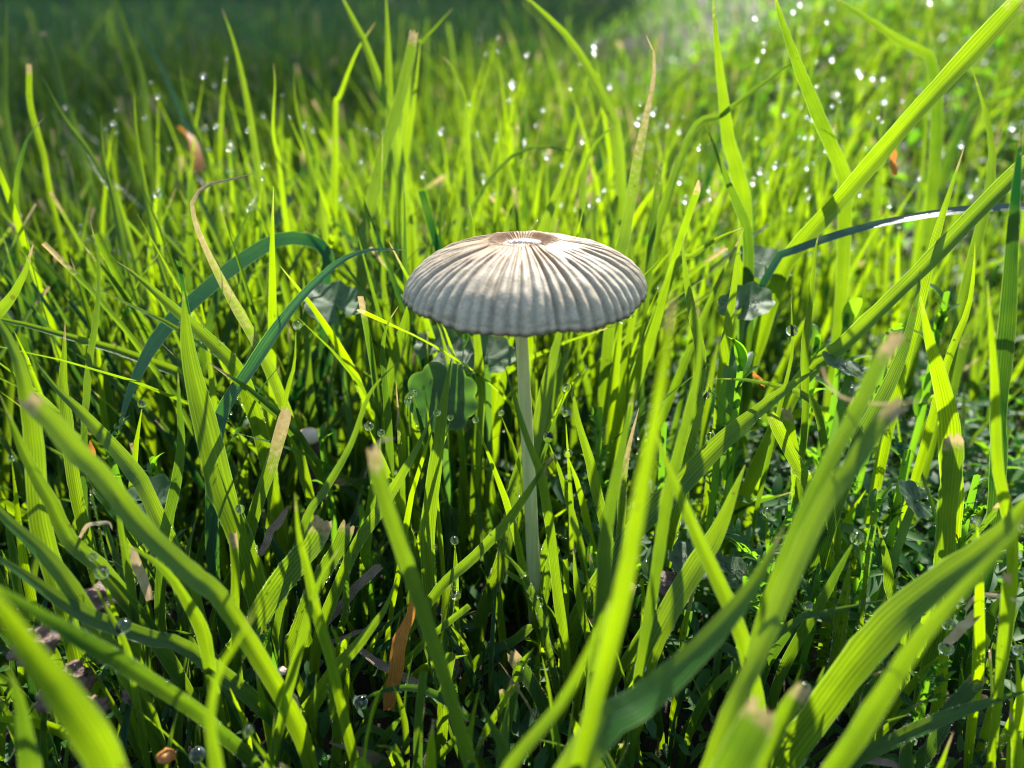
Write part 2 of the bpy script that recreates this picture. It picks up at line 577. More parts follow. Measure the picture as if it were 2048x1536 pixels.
def ribbon(path, width, roll0=0.0, roll1=0.0, fold=0.45, tip='p', n=26, ncol=7, tip_len=0.35, curl=0.0, seed=0, ref=None):
    """verts (n,ncol,3), uv, along-parameter"""
    rs = np.random.default_rng(seed)
    C, length = catmull(path, n)
    amp = min(0.00022, width * 0.11)
    wob = np.linspace(0, 1, n)[:, None] * np.array([rs.uniform(9, 16), rs.uniform(9, 16), rs.uniform(9, 16)]) + rs.random(3) * 6
    C = C + amp * np.sin(wob) * np.sin(np.linspace(0, math.pi, n))[:, None]
    T = np.gradient(C, axis=0)
    T /= np.linalg.norm(T, axis=1)[:, None] + 1e-12
    t = np.linspace(0, 1, n)
    V = (np.array(CAM) if ref is None else np.asarray(ref, float)) - C
    S = np.cross(T, V)
    S /= np.linalg.norm(S, axis=1)[:, None] + 1e-12
    # keep the side vector continuous
    for i in range(1, n):
        if S[i] @ S[i - 1] < 0:
            S[i] = -S[i]
    Nn = np.cross(S, T)
    roll = roll0 + (roll1 - roll0) * t + 0.16 * np.sin(t * rs.uniform(5, 11) + rs.random() * 6) + 0.07 * np.sin(t * rs.uniform(18, 30) + rs.random() * 6)
    c, s = np.cos(roll)[:, None], np.sin(roll)[:, None]
    S2 = S * c + Nn * s
    N2 = Nn * c - S * s
    prof = 0.72 + 0.28 * np.clip(t / 0.35, 0, 1)
    if tip == 'p':
        q = np.clip((1 - t) / tip_len, 0, 1)
        prof = prof * (0.04 + 0.96 * (1 - (1 - q) ** 1.7))
    else:
        q = np.clip((1 - t) / 0.04, 0, 1)
        prof = prof * (0.80 + 0.20 * q)
    prof = prof * (1 + 0.03 * np.sin(t * 17 + rs.random() * 6) + 0.02 * np.sin(t * 41 + rs.random() * 6))
    w = width * 0.5 * prof
    cc = np.linspace(-1, 1, ncol)
    f = fold * (1 - 0.5 * t)
    off = np.abs(cc)[None, :] * f[:, None] - (cc ** 2)[None, :] * curl
    verts = C[:, None, :] + S2[:, None, :] * (w[:, None] * cc[None, :])[:, :, None] + N2[:, None, :] * (w[:, None] * off)[:, :, None]
    jag = 1 + 0.05 * rs.normal(0, 1, (n, 2)) * (rs.random((n, 2)) < 0.5)
    verts[:, 0] = C + (verts[:, 0] - C) * jag[:, :1]
    verts[:, -1] = C + (verts[:, -1] - C) * jag[:, 1:]
    if tip == 'c':                                # frayed, mown end
        fr = rs.uniform(-1.0, 0.7, ncol) * width * 0.30
        verts[-1] += T[-1][None, :] * fr[:, None]
    uv = np.stack(np.broadcast_arrays((cc[None, :] + 1) / 2, t[:, None]), -1)
    return verts, uv, t, C, T, S2, N2, w


BLADE_INFO = []     # (C, T, S, N, w, dewy)


def to_ground(path):
    """lead the lower end of a traced blade down into the soil"""
    P = [Vector(p) for p in path]
    p0, d = P[0], (P[0] - P[1])
    g = gz(p0.x, p0.y)
    h = p0.z - g
    if h < 0.0008:
        return [p0 + Vector((0, 0, -0.002))] + P
    d.normalize()
    hx = Vector((d.x, d.y, 0))
    m = p0 + hx * min(h * 0.45, 0.008) + Vector((0, 0, -h * 0.5))
    b = p0 + hx * min(h * 0.6, 0.010)
    b = Vector((b.x, b.y, gz(b.x, b.y) - 0.002))
    return [b, m] + P


def make_blade(path, width, label, tint=0.7, tip='p', dry=0.0, roll=(0, 0), fold=0.45, n=26, group=None, dew=0.0, rooted=True, seed=None, ncol=7, curl=0.0, name='grass_blade', mat=None, tip_len=0.35, cat='grass blade'):
    seed = random.randrange(10 ** 6) if seed is None else seed
    P = to_ground(path) if rooted else [Vector(p) for p in path]
    verts, uv, t, C, T, S, Nn, w = ribbon(P, width, roll[0], roll[1], fold, tip, n, ncol, tip_len, curl, seed)
    base = Vector(C[0])
    k = n
    if dry > 0:                                     # a withered end is one or two millimetres long
        length = float(np.linalg.norm(np.diff(C, axis=0), axis=1).sum())
        if dry < 0.12:
            dry = min(dry, random.uniform(0.0007, 0.0014) / length)
        n2 = max(n, int(2.2 / dry)) if dry < 0.12 else n
        if n2 > n:
            n = min(n2, 64)
            verts, uv, t, C, T, S, Nn, w = ribbon(P, width, roll[0], roll[1], fold, tip, n, ncol, tip_len, curl, seed)
        k = n
    if dry > 0:
        k = min(n - 2, max(4, int(round(n * (1 - dry)))))
    v = (verts - np.array(base)).astype(np.float32)
    tv = np.full((n, ncol), tint)
    dv = np.zeros((n, ncol))
    if dry > 0:
        dv = np.clip((t - (1 - 2.8 * dry)) / (2.6 * dry), 0, 1)[:, None] * np.ones((1, ncol)) * 0.95
    else:
        dv[-2:] = 0.4
    me = np_mesh(name, v[:k].reshape(-1, 3), grid_faces(k, ncol), mat or M_GRASS, uv[:k].reshape(-1, 2), {'tint': tv[:k].ravel(), 'dry': dv[:k].ravel()})
    o = link(name, me, None, base)
    tag(o, label, cat, group or 'grass blades around the mushroom')
    if dry > 0:
        r = n - k + 1
        me2 = np_mesh('dry_tip', v[k - 1:].reshape(-1, 3), grid_faces(r, ncol), mat or M_GRASS, uv[k - 1:].reshape(-1, 2), {'tint': tv[k - 1:].ravel(), 'dry': dv[k - 1:].ravel()})
        link('dry_tip', me2, o)
    BLADE_INFO.append((C, T, S, Nn, w, dew))
    return o


def hero(label, pts, wpx, yb, yt, **kw):
    """pts: photo pixels from the lower end to the tip; yb, yt: distance in cm behind (+) or before (-) the mushroom"""
    yb, yt = [(y * 1.22 if y < -2.85 else y) / 100 for y in (yb, yt)]
    pp = [np.array(p, float) for p in pts]
    L = np.concatenate([[0], np.cumsum([np.linalg.norm(pp[i + 1] - pp[i]) for i in range(len(pp) - 1)])])
    P = []
    for p, s in zip(pp, L):
        y = yb + (yt - yb) * s / L[-1]
        P.append(at_ground(p[0], p[1], y))
    if 'tint' in kw:
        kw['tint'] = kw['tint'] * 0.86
    return make_blade(P, px2m(wpx, 0.5 * (yb + yt)) * (0.78 if yb < -0.0225 else 0.88), label, **kw)

# ------------------------------------------------------------------ the mushroom
def build_mushroom():
    Rm, H = 0.0124, 0.0057
    top = at(1047, 588, 0.0)                      # centre of the cap's margin plane
    stem_px = [(1072, 1268), (1069, 1190), (1065, 1090), (1060, 985), (1054, 870), (1048, 765), (1044, 690), (1041, 640)]
    root = bpy.data.objects.new('mushroom', None)
    root.empty_display_size = 0.005
    base = at(1072, 1268, 0.0)
    root.location = (base.x, 0, gz(base.x, 0))
    COL.objects.link(root)
    tag(root, 'slender mushroom with pleated grey-beige cap on a thin pale stem', 'mushroom')
    o0 = np.array(root.location)
    # stem: a slightly bent tapering tube
    path = [at(u, v, 0.0) for u, v in stem_px]
    path = [Vector((path[0].x, 0, root.location.z - 0.003))] + path + [Vector((top.x, 0, top.z + H * 0.75))]
    C, _ = catmull(path, 60)
    ns = 20
    a = np.linspace(0, 2 * math.pi, ns, endpoint=False)
    rad = np.interp(np.linspace(0, 1, 60), [0, 0.1, 0.4, 0.8, 1], [0.0014, 0.00090, 0.00077, 0.00066, 0.0007])
    rad = rad * (1 + 0.015 * np.sin(np.linspace(0, 30, 60)))
    V = C[:, None, :] + rad[:, None, None] * np.stack([np.cos(a), np.sin(a), np.zeros(ns)], -1)[None]
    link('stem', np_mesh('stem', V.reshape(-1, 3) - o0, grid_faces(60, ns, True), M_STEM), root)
    # cap: pleats running from the disc to a scalloped margin
    NP, SEG, NR = 62, 15, 74
    na = NP * SEG
    rs = np.random.default_rng(5)
    # uneven pleats: warp the angle, let some grooves start late
    ang = np.linspace(0, 2 * math.pi, na, endpoint=False)
    warp = ang + 0.020 * np.sin(ang * 5 + 1) + 0.012 * np.sin(ang * 11 + 2) + 0.008 * np.sin(ang * 23)
    ph = warp * NP / (2 * math.pi)
    pid = np.floor(ph).astype(int) % NP
    fr = ph - np.floor(ph)
    amp_i = rs.uniform(0.65, 1.3, NP)
    start_i = rs.choice([0.15, 0.19, 0.28, 0.42], NP, p=[0.45, 0.3, 0.18, 0.07])
    s = np.concatenate([np.linspace(0.085, 0.30, 24, endpoint=False), np.linspace(0.30, 1.0, NR - 24)])
    rings, ridge, radial = [], [], []
    # a ridge is broad and round, the groove between two ridges is narrow; grooves sit at fr = 0
    gro = np.exp(-(np.minimum(fr, 1 - fr) / 0.25) ** 2)
    left, right = pid, (pid + 1) % NP
    gid = np.where(fr < 0.5, left, right)
    lob = rs.uniform(-1, 1, NP)
    for q in s:
        th = q * 1.53
        r = Rm * np.sin(th) ** 0.92
        z = H * (np.cos(th) ** 0.98 if q < 0.999 else 0.03)
        # shallow navel in the middle
        z = z - 0.0006 * math.exp(-((q - 0.05) / 0.055) ** 2) + 0.00018 * math.exp(-((q - 0.145) / 0.04) ** 2)
        g = amp_i[gid] * np.clip((q - start_i[gid]) / 0.10, 0, 1) * gro
        depth = (0.00019 + 0.00011 * q) * g
        depth = depth * (1.0 - 0.35 * max(0, (q - 0.84) / 0.16))
        wav = 0.000028 * np.sin(q * 40 + lob[pid] * 9) * (q > 0.3) + 0.00012 * lob[pid] * np.sin(q * 3.1)
        wav = wav * np.sin(fr * math.pi)
        nr, nz_ = math.sin(th), math.cos(th) * 1.2
        ln = math.hypot(nr, nz_)
        rr = r - (depth - wav) * nr / ln
        zz = z - (depth - wav) * nz_ / ln
        if q > 0.97:
            zz = zz - 0.00009 * (q - 0.97) / 0.03 * (1 - gro) * (0.6 + 0.9 * lob[pid])
        # small crimped folds round the navel
        if q < 0.30:
            crimp = math.exp(-((q - 0.13) / 0.035) ** 2)
            zz = zz + 0.00010 * crimp * np.sin(ph * 2 * math.pi + 0.6 * lob[pid]) * (0.6 + amp_i[pid] * 0.4)
        wob = 1 + 0.012 * np.sin(ang * 3 + 0.7) * q + 0.007 * np.sin(ang * 7 + 2) * q + 0.004 * np.sin(ang * 17 + 1) * q ** 4
        rings.append(np.stack([rr * wob * np.cos(ang), rr * wob * np.sin(ang), np.broadcast_to(zz, ang.shape) + (0.00028 * np.sin(ang * 2 + 0.5) + 0.00014 * np.sin(ang * 5 + 2) + 0.00009 * np.sin(ang * 13)) * q ** 3], -1))
        ridge.append(1 - np.clip(g, 0, 1) * 0.95)
        radial.append(np.full(na, r / Rm * 0.97 if q < 0.93 else 0.9 + 0.1 * (q - 0.93) / 0.07))
    V = np.array(rings)
    # the underside: the skin turns in below the margin
    inn = V[-1].copy()
    inn[:, :2] *= 0.985
    inn[:, 2] += 0.0002
    inn2 = inn.copy()
    inn2[:, :2] *= 0.93
    inn2[:, 2] += 0.0016
    V = np.concatenate([V, inn[None], inn2[None]])
    ridge += [ridge[-1]] * 2
    radial += [np.full(na, 1.0)] * 2
    tilt = np.array(Matrix.Rotation(R(-1.5), 3, 'Y') @ Matrix.Rotation(R(1.0), 3, 'X'))
    cpos = np.array(top) - o0
    cap = link('cap', np_mesh('cap', V.reshape(-1, 3) @ tilt.T, grid_faces(len(V), na, True), M_CAP, None, {'ridge': np.array(ridge).ravel(), 'radial': np.array(radial).ravel()}), root, Vector(cpos))
    # sunken wet disc in the middle of the cap
    rin = V[0]
    m = 10
    D = []
    for i in range(m + 1):
        k = 1 - i / m * 0.98
        ring = rin.copy()
        ring[:, :2] *= k
        ring[:, 2] = rin[:, 2] - 0.00016 * (1 - k) + 0.00022 * math.exp(-(k / 0.45) ** 2)
        for j in range(0, na):
            pass
        nn = 0.00007 * np.sin(ang * 9 + k * 20) * k * (1 - k) * 4
        ring[:, 2] += nn
        D.append(ring)
    D = np.array(D)
    tag(link('disc', np_mesh('disc', D.reshape(-1, 3) @ tilt.T, grid_faces(m + 1, na, True), M_DISC), cap), 'dark sunken wet disc in the middle of the cap')
    # gills under the cap
    gv, gf = [], []
    for i in range(NP):
        aa = 2 * math.pi * (i + 0.5) / NP
        ca, sa = math.cos(aa), math.sin(aa)
        ps = []
        for q in np.linspace(0.16, 0.95, 9):
            r = Rm * math.sin(q * 1.53) ** 0.92
            zt = H * math.cos(q * 1.53) - 0.00045
            zb = max(zt - 0.0022 * math.sin(math.pi * min(1, q * 1.05)) - 0.0002, 0.0003 + 0.0004 * (1 - q))
            ps.append((r * 0.97, zt, min(zb, zt - 0.0001)))
        b0 = len(gv)
        for r, zt, zb in ps:
            gv += [(r * ca, r * sa, zt), (r * ca, r * sa, zb)]
        gf += [(b0 + 2 * k, b0 + 2 * k + 2, b0 + 2 * k + 3, b0 + 2 * k + 1) for k in range(8)]
    g = link('gills', np_mesh('gills', np.array(gv) @ tilt.T, np.array(gf), M_GILL), cap)
    g['kind'] = 'stuff'
    return root, top


MUSH, CAP_TOP = build_mushroom()

# ------------------------------------------------------------------ traced grass blades
B = 'blade'
# --- tall blades behind, over the dark lawn
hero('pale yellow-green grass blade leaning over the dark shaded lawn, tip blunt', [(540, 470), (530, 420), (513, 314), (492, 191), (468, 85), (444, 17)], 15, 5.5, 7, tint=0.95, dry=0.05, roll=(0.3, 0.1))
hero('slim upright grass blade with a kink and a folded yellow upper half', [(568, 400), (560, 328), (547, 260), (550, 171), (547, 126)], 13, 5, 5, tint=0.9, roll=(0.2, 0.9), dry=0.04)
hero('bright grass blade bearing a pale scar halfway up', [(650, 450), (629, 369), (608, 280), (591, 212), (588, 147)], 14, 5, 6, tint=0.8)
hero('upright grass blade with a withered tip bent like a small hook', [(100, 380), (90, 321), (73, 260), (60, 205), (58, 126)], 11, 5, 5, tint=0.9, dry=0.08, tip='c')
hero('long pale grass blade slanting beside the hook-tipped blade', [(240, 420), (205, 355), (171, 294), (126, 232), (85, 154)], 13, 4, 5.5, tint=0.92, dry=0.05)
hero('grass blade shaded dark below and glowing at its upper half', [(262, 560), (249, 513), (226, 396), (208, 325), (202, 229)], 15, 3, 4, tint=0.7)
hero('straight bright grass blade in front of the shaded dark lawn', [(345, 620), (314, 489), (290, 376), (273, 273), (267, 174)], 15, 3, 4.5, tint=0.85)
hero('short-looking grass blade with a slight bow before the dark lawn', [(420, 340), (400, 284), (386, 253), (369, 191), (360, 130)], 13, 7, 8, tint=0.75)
hero('grey-blue glossy grass blade slanting far back on the shaded lawn', [(400, 330), (365, 230), (328, 143), (253, 10)], 12, 14, 15, tint=0.15, roll=(0.9, 0.9), dry=0.06, mat=M_SKYSHEEN)
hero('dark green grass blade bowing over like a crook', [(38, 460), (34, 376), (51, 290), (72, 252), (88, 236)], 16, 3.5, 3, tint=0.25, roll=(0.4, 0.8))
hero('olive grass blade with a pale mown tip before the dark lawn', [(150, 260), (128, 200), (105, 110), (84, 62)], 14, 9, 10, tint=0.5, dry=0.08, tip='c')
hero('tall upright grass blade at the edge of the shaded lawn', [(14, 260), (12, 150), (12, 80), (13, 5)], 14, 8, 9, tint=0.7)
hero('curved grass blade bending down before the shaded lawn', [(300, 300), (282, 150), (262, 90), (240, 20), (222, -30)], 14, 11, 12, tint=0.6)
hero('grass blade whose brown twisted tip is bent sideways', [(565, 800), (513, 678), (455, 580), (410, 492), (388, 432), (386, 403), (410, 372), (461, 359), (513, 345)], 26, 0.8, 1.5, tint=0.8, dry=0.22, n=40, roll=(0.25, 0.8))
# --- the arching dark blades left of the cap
hero('grey-blue grass blade arching over with its tip hanging towards the soil', [(650, 600), (655, 520), (630, 484), (560, 475), (480, 520), (400, 590), (330, 660), (288, 725), (255, 800), (236, 868)], 32, 3.2, 0.6, tint=0.12, n=44, roll=(0.35, 0.1), fold=0.15, tip_len=0.2, mat=M_SKYSHEEN)
hero('dark glossy grass blade arching towards the mushroom cap, striped beneath', [(440, 870), (470, 790), (500, 745), (545, 675), (605, 597), (680, 525), (740, 501), (812, 500)], 36, 0.2, -0.2, tint=0.3, n=40, roll=(0.15, 0.75), fold=0.75, dew=0.1, mat=M_SKYSHEEN)
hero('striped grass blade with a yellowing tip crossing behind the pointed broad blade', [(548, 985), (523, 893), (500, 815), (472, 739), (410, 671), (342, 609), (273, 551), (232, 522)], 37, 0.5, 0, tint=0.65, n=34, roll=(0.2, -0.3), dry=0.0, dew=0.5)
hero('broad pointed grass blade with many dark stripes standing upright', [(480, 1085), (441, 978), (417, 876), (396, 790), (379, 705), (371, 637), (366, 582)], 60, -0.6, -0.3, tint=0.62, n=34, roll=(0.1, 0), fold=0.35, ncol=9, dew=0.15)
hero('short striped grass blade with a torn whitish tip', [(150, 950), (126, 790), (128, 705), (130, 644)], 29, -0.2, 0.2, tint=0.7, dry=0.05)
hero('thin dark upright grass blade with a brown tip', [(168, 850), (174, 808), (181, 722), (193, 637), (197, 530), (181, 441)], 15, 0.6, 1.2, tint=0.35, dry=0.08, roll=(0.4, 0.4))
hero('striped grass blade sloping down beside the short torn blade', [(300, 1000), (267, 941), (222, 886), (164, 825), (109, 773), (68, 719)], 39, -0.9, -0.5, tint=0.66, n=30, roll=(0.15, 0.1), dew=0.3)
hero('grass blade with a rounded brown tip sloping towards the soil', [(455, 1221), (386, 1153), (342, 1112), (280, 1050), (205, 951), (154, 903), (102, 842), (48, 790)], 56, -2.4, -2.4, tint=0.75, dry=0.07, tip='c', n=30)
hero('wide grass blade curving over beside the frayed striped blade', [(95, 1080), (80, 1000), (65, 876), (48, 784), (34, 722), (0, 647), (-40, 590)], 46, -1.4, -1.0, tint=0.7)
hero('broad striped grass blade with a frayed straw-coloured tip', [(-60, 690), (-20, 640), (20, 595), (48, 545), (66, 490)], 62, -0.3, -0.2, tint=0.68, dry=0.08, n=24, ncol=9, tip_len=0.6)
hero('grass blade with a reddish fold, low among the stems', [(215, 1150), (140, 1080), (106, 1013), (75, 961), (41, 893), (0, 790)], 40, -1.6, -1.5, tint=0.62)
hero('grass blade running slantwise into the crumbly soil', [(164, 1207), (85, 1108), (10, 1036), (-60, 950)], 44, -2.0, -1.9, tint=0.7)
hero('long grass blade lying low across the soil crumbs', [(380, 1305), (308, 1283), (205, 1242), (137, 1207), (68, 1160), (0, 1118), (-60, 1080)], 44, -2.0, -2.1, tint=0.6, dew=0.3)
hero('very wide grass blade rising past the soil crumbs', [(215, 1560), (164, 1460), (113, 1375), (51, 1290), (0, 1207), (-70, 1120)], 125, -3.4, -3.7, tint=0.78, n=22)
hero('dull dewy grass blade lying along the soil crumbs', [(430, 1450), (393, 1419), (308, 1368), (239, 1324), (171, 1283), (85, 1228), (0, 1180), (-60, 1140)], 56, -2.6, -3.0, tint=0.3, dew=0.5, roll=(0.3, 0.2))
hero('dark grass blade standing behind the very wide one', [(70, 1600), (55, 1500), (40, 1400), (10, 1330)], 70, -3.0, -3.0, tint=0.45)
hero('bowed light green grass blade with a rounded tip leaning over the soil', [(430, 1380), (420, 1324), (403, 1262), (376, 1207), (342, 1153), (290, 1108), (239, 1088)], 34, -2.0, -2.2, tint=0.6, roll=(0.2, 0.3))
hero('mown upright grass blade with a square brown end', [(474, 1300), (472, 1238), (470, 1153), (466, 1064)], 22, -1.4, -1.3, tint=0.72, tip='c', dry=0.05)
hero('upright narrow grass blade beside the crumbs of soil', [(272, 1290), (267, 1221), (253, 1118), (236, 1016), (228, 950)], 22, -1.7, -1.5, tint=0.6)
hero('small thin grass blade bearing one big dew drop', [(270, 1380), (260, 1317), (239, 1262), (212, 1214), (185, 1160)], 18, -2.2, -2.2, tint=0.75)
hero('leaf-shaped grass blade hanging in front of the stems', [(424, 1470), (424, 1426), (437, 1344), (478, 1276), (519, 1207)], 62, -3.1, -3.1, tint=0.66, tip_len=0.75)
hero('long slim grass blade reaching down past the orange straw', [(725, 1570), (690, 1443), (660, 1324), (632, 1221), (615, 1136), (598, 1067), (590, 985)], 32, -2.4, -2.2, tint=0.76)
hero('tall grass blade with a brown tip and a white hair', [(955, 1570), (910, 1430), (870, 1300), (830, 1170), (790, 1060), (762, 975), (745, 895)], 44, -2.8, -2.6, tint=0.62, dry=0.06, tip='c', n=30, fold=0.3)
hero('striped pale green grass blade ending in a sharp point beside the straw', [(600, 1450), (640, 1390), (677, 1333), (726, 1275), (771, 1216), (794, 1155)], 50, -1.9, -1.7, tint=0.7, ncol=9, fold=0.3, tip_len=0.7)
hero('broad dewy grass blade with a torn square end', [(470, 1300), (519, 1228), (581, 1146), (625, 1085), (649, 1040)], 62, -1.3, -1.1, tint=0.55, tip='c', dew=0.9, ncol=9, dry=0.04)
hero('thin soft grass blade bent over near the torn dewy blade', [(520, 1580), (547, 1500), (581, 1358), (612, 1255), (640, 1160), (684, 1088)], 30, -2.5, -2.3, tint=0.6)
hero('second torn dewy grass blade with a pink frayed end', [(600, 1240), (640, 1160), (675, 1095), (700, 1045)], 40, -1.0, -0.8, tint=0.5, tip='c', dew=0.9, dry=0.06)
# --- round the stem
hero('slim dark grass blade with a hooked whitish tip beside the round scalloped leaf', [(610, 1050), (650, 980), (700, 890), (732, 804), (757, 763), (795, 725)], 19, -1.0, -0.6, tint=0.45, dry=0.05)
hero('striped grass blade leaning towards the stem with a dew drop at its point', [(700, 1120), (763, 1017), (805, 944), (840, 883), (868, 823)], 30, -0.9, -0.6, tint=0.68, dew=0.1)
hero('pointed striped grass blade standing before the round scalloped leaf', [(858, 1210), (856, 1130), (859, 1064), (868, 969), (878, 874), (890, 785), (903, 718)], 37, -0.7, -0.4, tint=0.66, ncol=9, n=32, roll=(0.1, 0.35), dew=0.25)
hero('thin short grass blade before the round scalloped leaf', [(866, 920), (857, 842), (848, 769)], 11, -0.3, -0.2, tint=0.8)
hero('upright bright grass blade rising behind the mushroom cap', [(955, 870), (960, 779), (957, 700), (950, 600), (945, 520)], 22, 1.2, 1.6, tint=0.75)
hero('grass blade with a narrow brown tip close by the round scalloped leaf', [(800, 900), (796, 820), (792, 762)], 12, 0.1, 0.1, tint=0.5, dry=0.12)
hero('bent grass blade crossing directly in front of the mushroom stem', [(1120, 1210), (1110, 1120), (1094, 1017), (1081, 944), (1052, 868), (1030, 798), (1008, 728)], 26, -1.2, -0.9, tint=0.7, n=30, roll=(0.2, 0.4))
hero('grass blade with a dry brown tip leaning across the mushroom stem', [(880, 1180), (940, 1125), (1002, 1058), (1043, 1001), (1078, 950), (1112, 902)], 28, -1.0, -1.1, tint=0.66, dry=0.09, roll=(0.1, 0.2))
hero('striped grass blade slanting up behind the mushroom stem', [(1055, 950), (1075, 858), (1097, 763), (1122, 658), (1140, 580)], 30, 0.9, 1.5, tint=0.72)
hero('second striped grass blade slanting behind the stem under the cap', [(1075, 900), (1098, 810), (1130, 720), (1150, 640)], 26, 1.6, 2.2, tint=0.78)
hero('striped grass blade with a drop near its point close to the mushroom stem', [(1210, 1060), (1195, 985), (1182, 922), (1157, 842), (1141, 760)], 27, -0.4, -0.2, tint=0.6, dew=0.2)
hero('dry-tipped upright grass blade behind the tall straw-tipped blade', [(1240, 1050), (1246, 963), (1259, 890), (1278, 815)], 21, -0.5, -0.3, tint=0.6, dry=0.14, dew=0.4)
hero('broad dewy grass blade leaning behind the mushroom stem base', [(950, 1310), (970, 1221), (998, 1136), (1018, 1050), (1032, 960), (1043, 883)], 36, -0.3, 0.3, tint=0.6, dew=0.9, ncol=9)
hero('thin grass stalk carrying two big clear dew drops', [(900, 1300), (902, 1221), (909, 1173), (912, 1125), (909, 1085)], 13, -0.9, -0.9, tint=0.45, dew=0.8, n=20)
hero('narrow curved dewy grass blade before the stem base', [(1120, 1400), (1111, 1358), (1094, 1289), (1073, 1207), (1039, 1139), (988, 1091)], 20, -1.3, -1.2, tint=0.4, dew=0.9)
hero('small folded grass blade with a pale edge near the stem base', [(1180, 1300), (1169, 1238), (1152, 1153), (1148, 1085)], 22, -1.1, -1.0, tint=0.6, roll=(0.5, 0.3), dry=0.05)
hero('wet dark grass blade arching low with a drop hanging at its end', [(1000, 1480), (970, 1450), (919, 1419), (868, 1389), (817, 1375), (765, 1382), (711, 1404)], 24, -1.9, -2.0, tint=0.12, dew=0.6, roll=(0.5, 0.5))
hero('dull dewy grass blade with a frayed pale end low in the shade', [(1100, 1450), (1090, 1419), (1056, 1358), (1022, 1305)], 38, -1.6, -1.5, tint=0.2, tip='c', dry=0.07, dew=0.6)
hero('short olive grass blade with a blunt end low in the shade', [(1005, 1540), (1008, 1512), (1015, 1426), (1030, 1361)], 36, -1.9, -1.8, tint=0.4, tip='c', dry=0.06)
hero('dark grass blade low under the stem', [(1025, 1570), (1012, 1512), (977, 1440), (960, 1400)], 38, -2.7, -2.7, tint=0.3)
hero('yellowish curled grass blade lying flat in the shade', [(700, 1500), (731, 1457), (793, 1478), (865, 1481)], 22, -1.9, -1.9, tint=0.7, roll=(0.4, 0.7), dry=0.04)
hero('small cut grass blade lying by the stem base', [(985, 1300), (1022, 1286), (1063, 1250)], 24, -0.9, -0.9, tint=0.5, tip='c')
# --- big blurred ones right of the stem
hero('tall grass blade with a straw tip before the mushroom', [(1150, 1600), (1180, 1450), (1220, 1280), (1252, 1150), (1282, 1000), (1310, 850), (1332, 700), (1347, 585)], 56, -3.1, -3.0, tint=0.8, dry=0.06, n=30, fold=0.55, roll=(0.3, 0.2))
hero('dark grass blade leaning along the tall straw-tipped one', [(1200, 1220), (1211, 1090), (1225, 1000), (1245, 890), (1272, 760)], 36, -2.2, -2.0, tint=0.4)
hero('grass blade slanting out from under the stem', [(1000, 1580), (1022, 1529), (1121, 1409), (1186, 1283), (1235, 1170)], 44, -3.2, -3.1, tint=0.62)
hero('slim grass blade with a dull tip beside the tall straw-tipped one', [(1330, 1030), (1360, 900), (1392, 760), (1400, 680), (1393, 590)], 28, -2.0, -1.8, tint=0.5, dry=0.05)
hero('narrow upright grass blade lit from behind near the tall straw-tipped one', [(1290, 1330), (1300, 1250), (1309, 1180), (1319, 1101), (1330, 1016), (1345, 930)], 24, -1.5, -1.3, tint=0.75)
hero('wide bright grass blade rising towards the pointed weed', [(1255, 1440), (1281, 1358), (1312, 1272), (1380, 1153), (1440, 1050), (1490, 930)], 58, -1.8, -1.4, tint=0.72, n=30)
hero('grass blade sloping down across the wide bright one', [(1490, 1300), (1445, 1180), (1408, 1101), (1370, 1016), (1330, 920), (1308, 850)], 46, -2.5, -2.4, tint=0.6)
hero('very wide grass blade low beneath the pointed weed', [(1180, 1480), (1290, 1400), (1400, 1300), (1500, 1180), (1570, 1050)], 100, -3.0, -2.8, tint=0.66)
# --- right half
hero('long folded grass blade running diagonally up past the dewy weeds', [(1250, 1090), (1290, 1045), (1367, 967), (1452, 875), (1554, 790), (1633, 739)], 52, -0.6, -0.2, tint=0.72, n=40, fold=0.6, roll=(0.15, 0.1))
hero('long narrow grass blade, half dark half bright, rising diagonally behind the weeds', [(1600, 775), (1691, 691), (1780, 600), (1850, 530), (1950, 430), (2070, 310)], 36, 0.9, 0.6, tint=0.62, n=36, fold=0.8, roll=(0.2, 0.2), tip='c')
hero('longest diagonal grass blade with a shadow band across it', [(1560, 560), (1610, 480), (1700, 378), (1840, 218), (1950, 100), (2070, -30)], 38, 2.4, 1.0, tint=0.68, n=36, fold=0.8, roll=(0.2, 0.2), tip='c')
hero('broad glowing grass blade tapering to a fine point', [(1905, 1010), (1903, 940), (1898, 834), (1875, 739), (1855, 670), (1841, 592)], 50, -0.7, -0.6, tint=0.95, n=30, fold=0.25, ncol=9)
hero('grass blade mown off square, standing before the glowing broad blade', [(1890, 1110), (1894, 1030), (1902, 943), (1907, 868)], 46, -1.2, -1.2, tint=0.5, tip='c', dry=0.03, fold=0.3)
hero('slender grass blade bending like a bow beside the glowing blade', [(1880, 780), (1909, 691), (1937, 619), (1947, 550), (1950, 485)], 19, 0.4, 0.5, tint=0.85)
hero('wide dark green grass blade standing in its own shade', [(2000, 930), (2003, 850), (2010, 739), (2016, 636), (2022, 500), (2032, 380), (2045, 240)], 44, -0.7, -0.5, tint=0.12, n=30, fold=0.2, roll=(0.5, 0.5))
hero('soft upright grass blade in front of the wide dark one', [(2022, 1100), (2011, 1011), (1998, 926), (1990, 773), (1980, 636), (1974, 561)], 26, -1.6, -1.5, tint=0.75)
hero('olive grass stalk with an orange-brown cut end', [(1480, 1400), (1560, 1152), (1623, 994), (1664, 909), (1711, 827), (1759, 725), (1797, 667)], 42, -2.7, -2.5, tint=0.45, tip='c', dry=0.05, n=30)
hero('grass blade ending in a withered end with a white fibre', [(1440, 1480), (1527, 1300), (1600, 1110), (1657, 990), (1708, 926), (1759, 848), (1803, 807)], 52, -2.9, -2.7, tint=0.7, tip='c', dry=0.07, n=30)
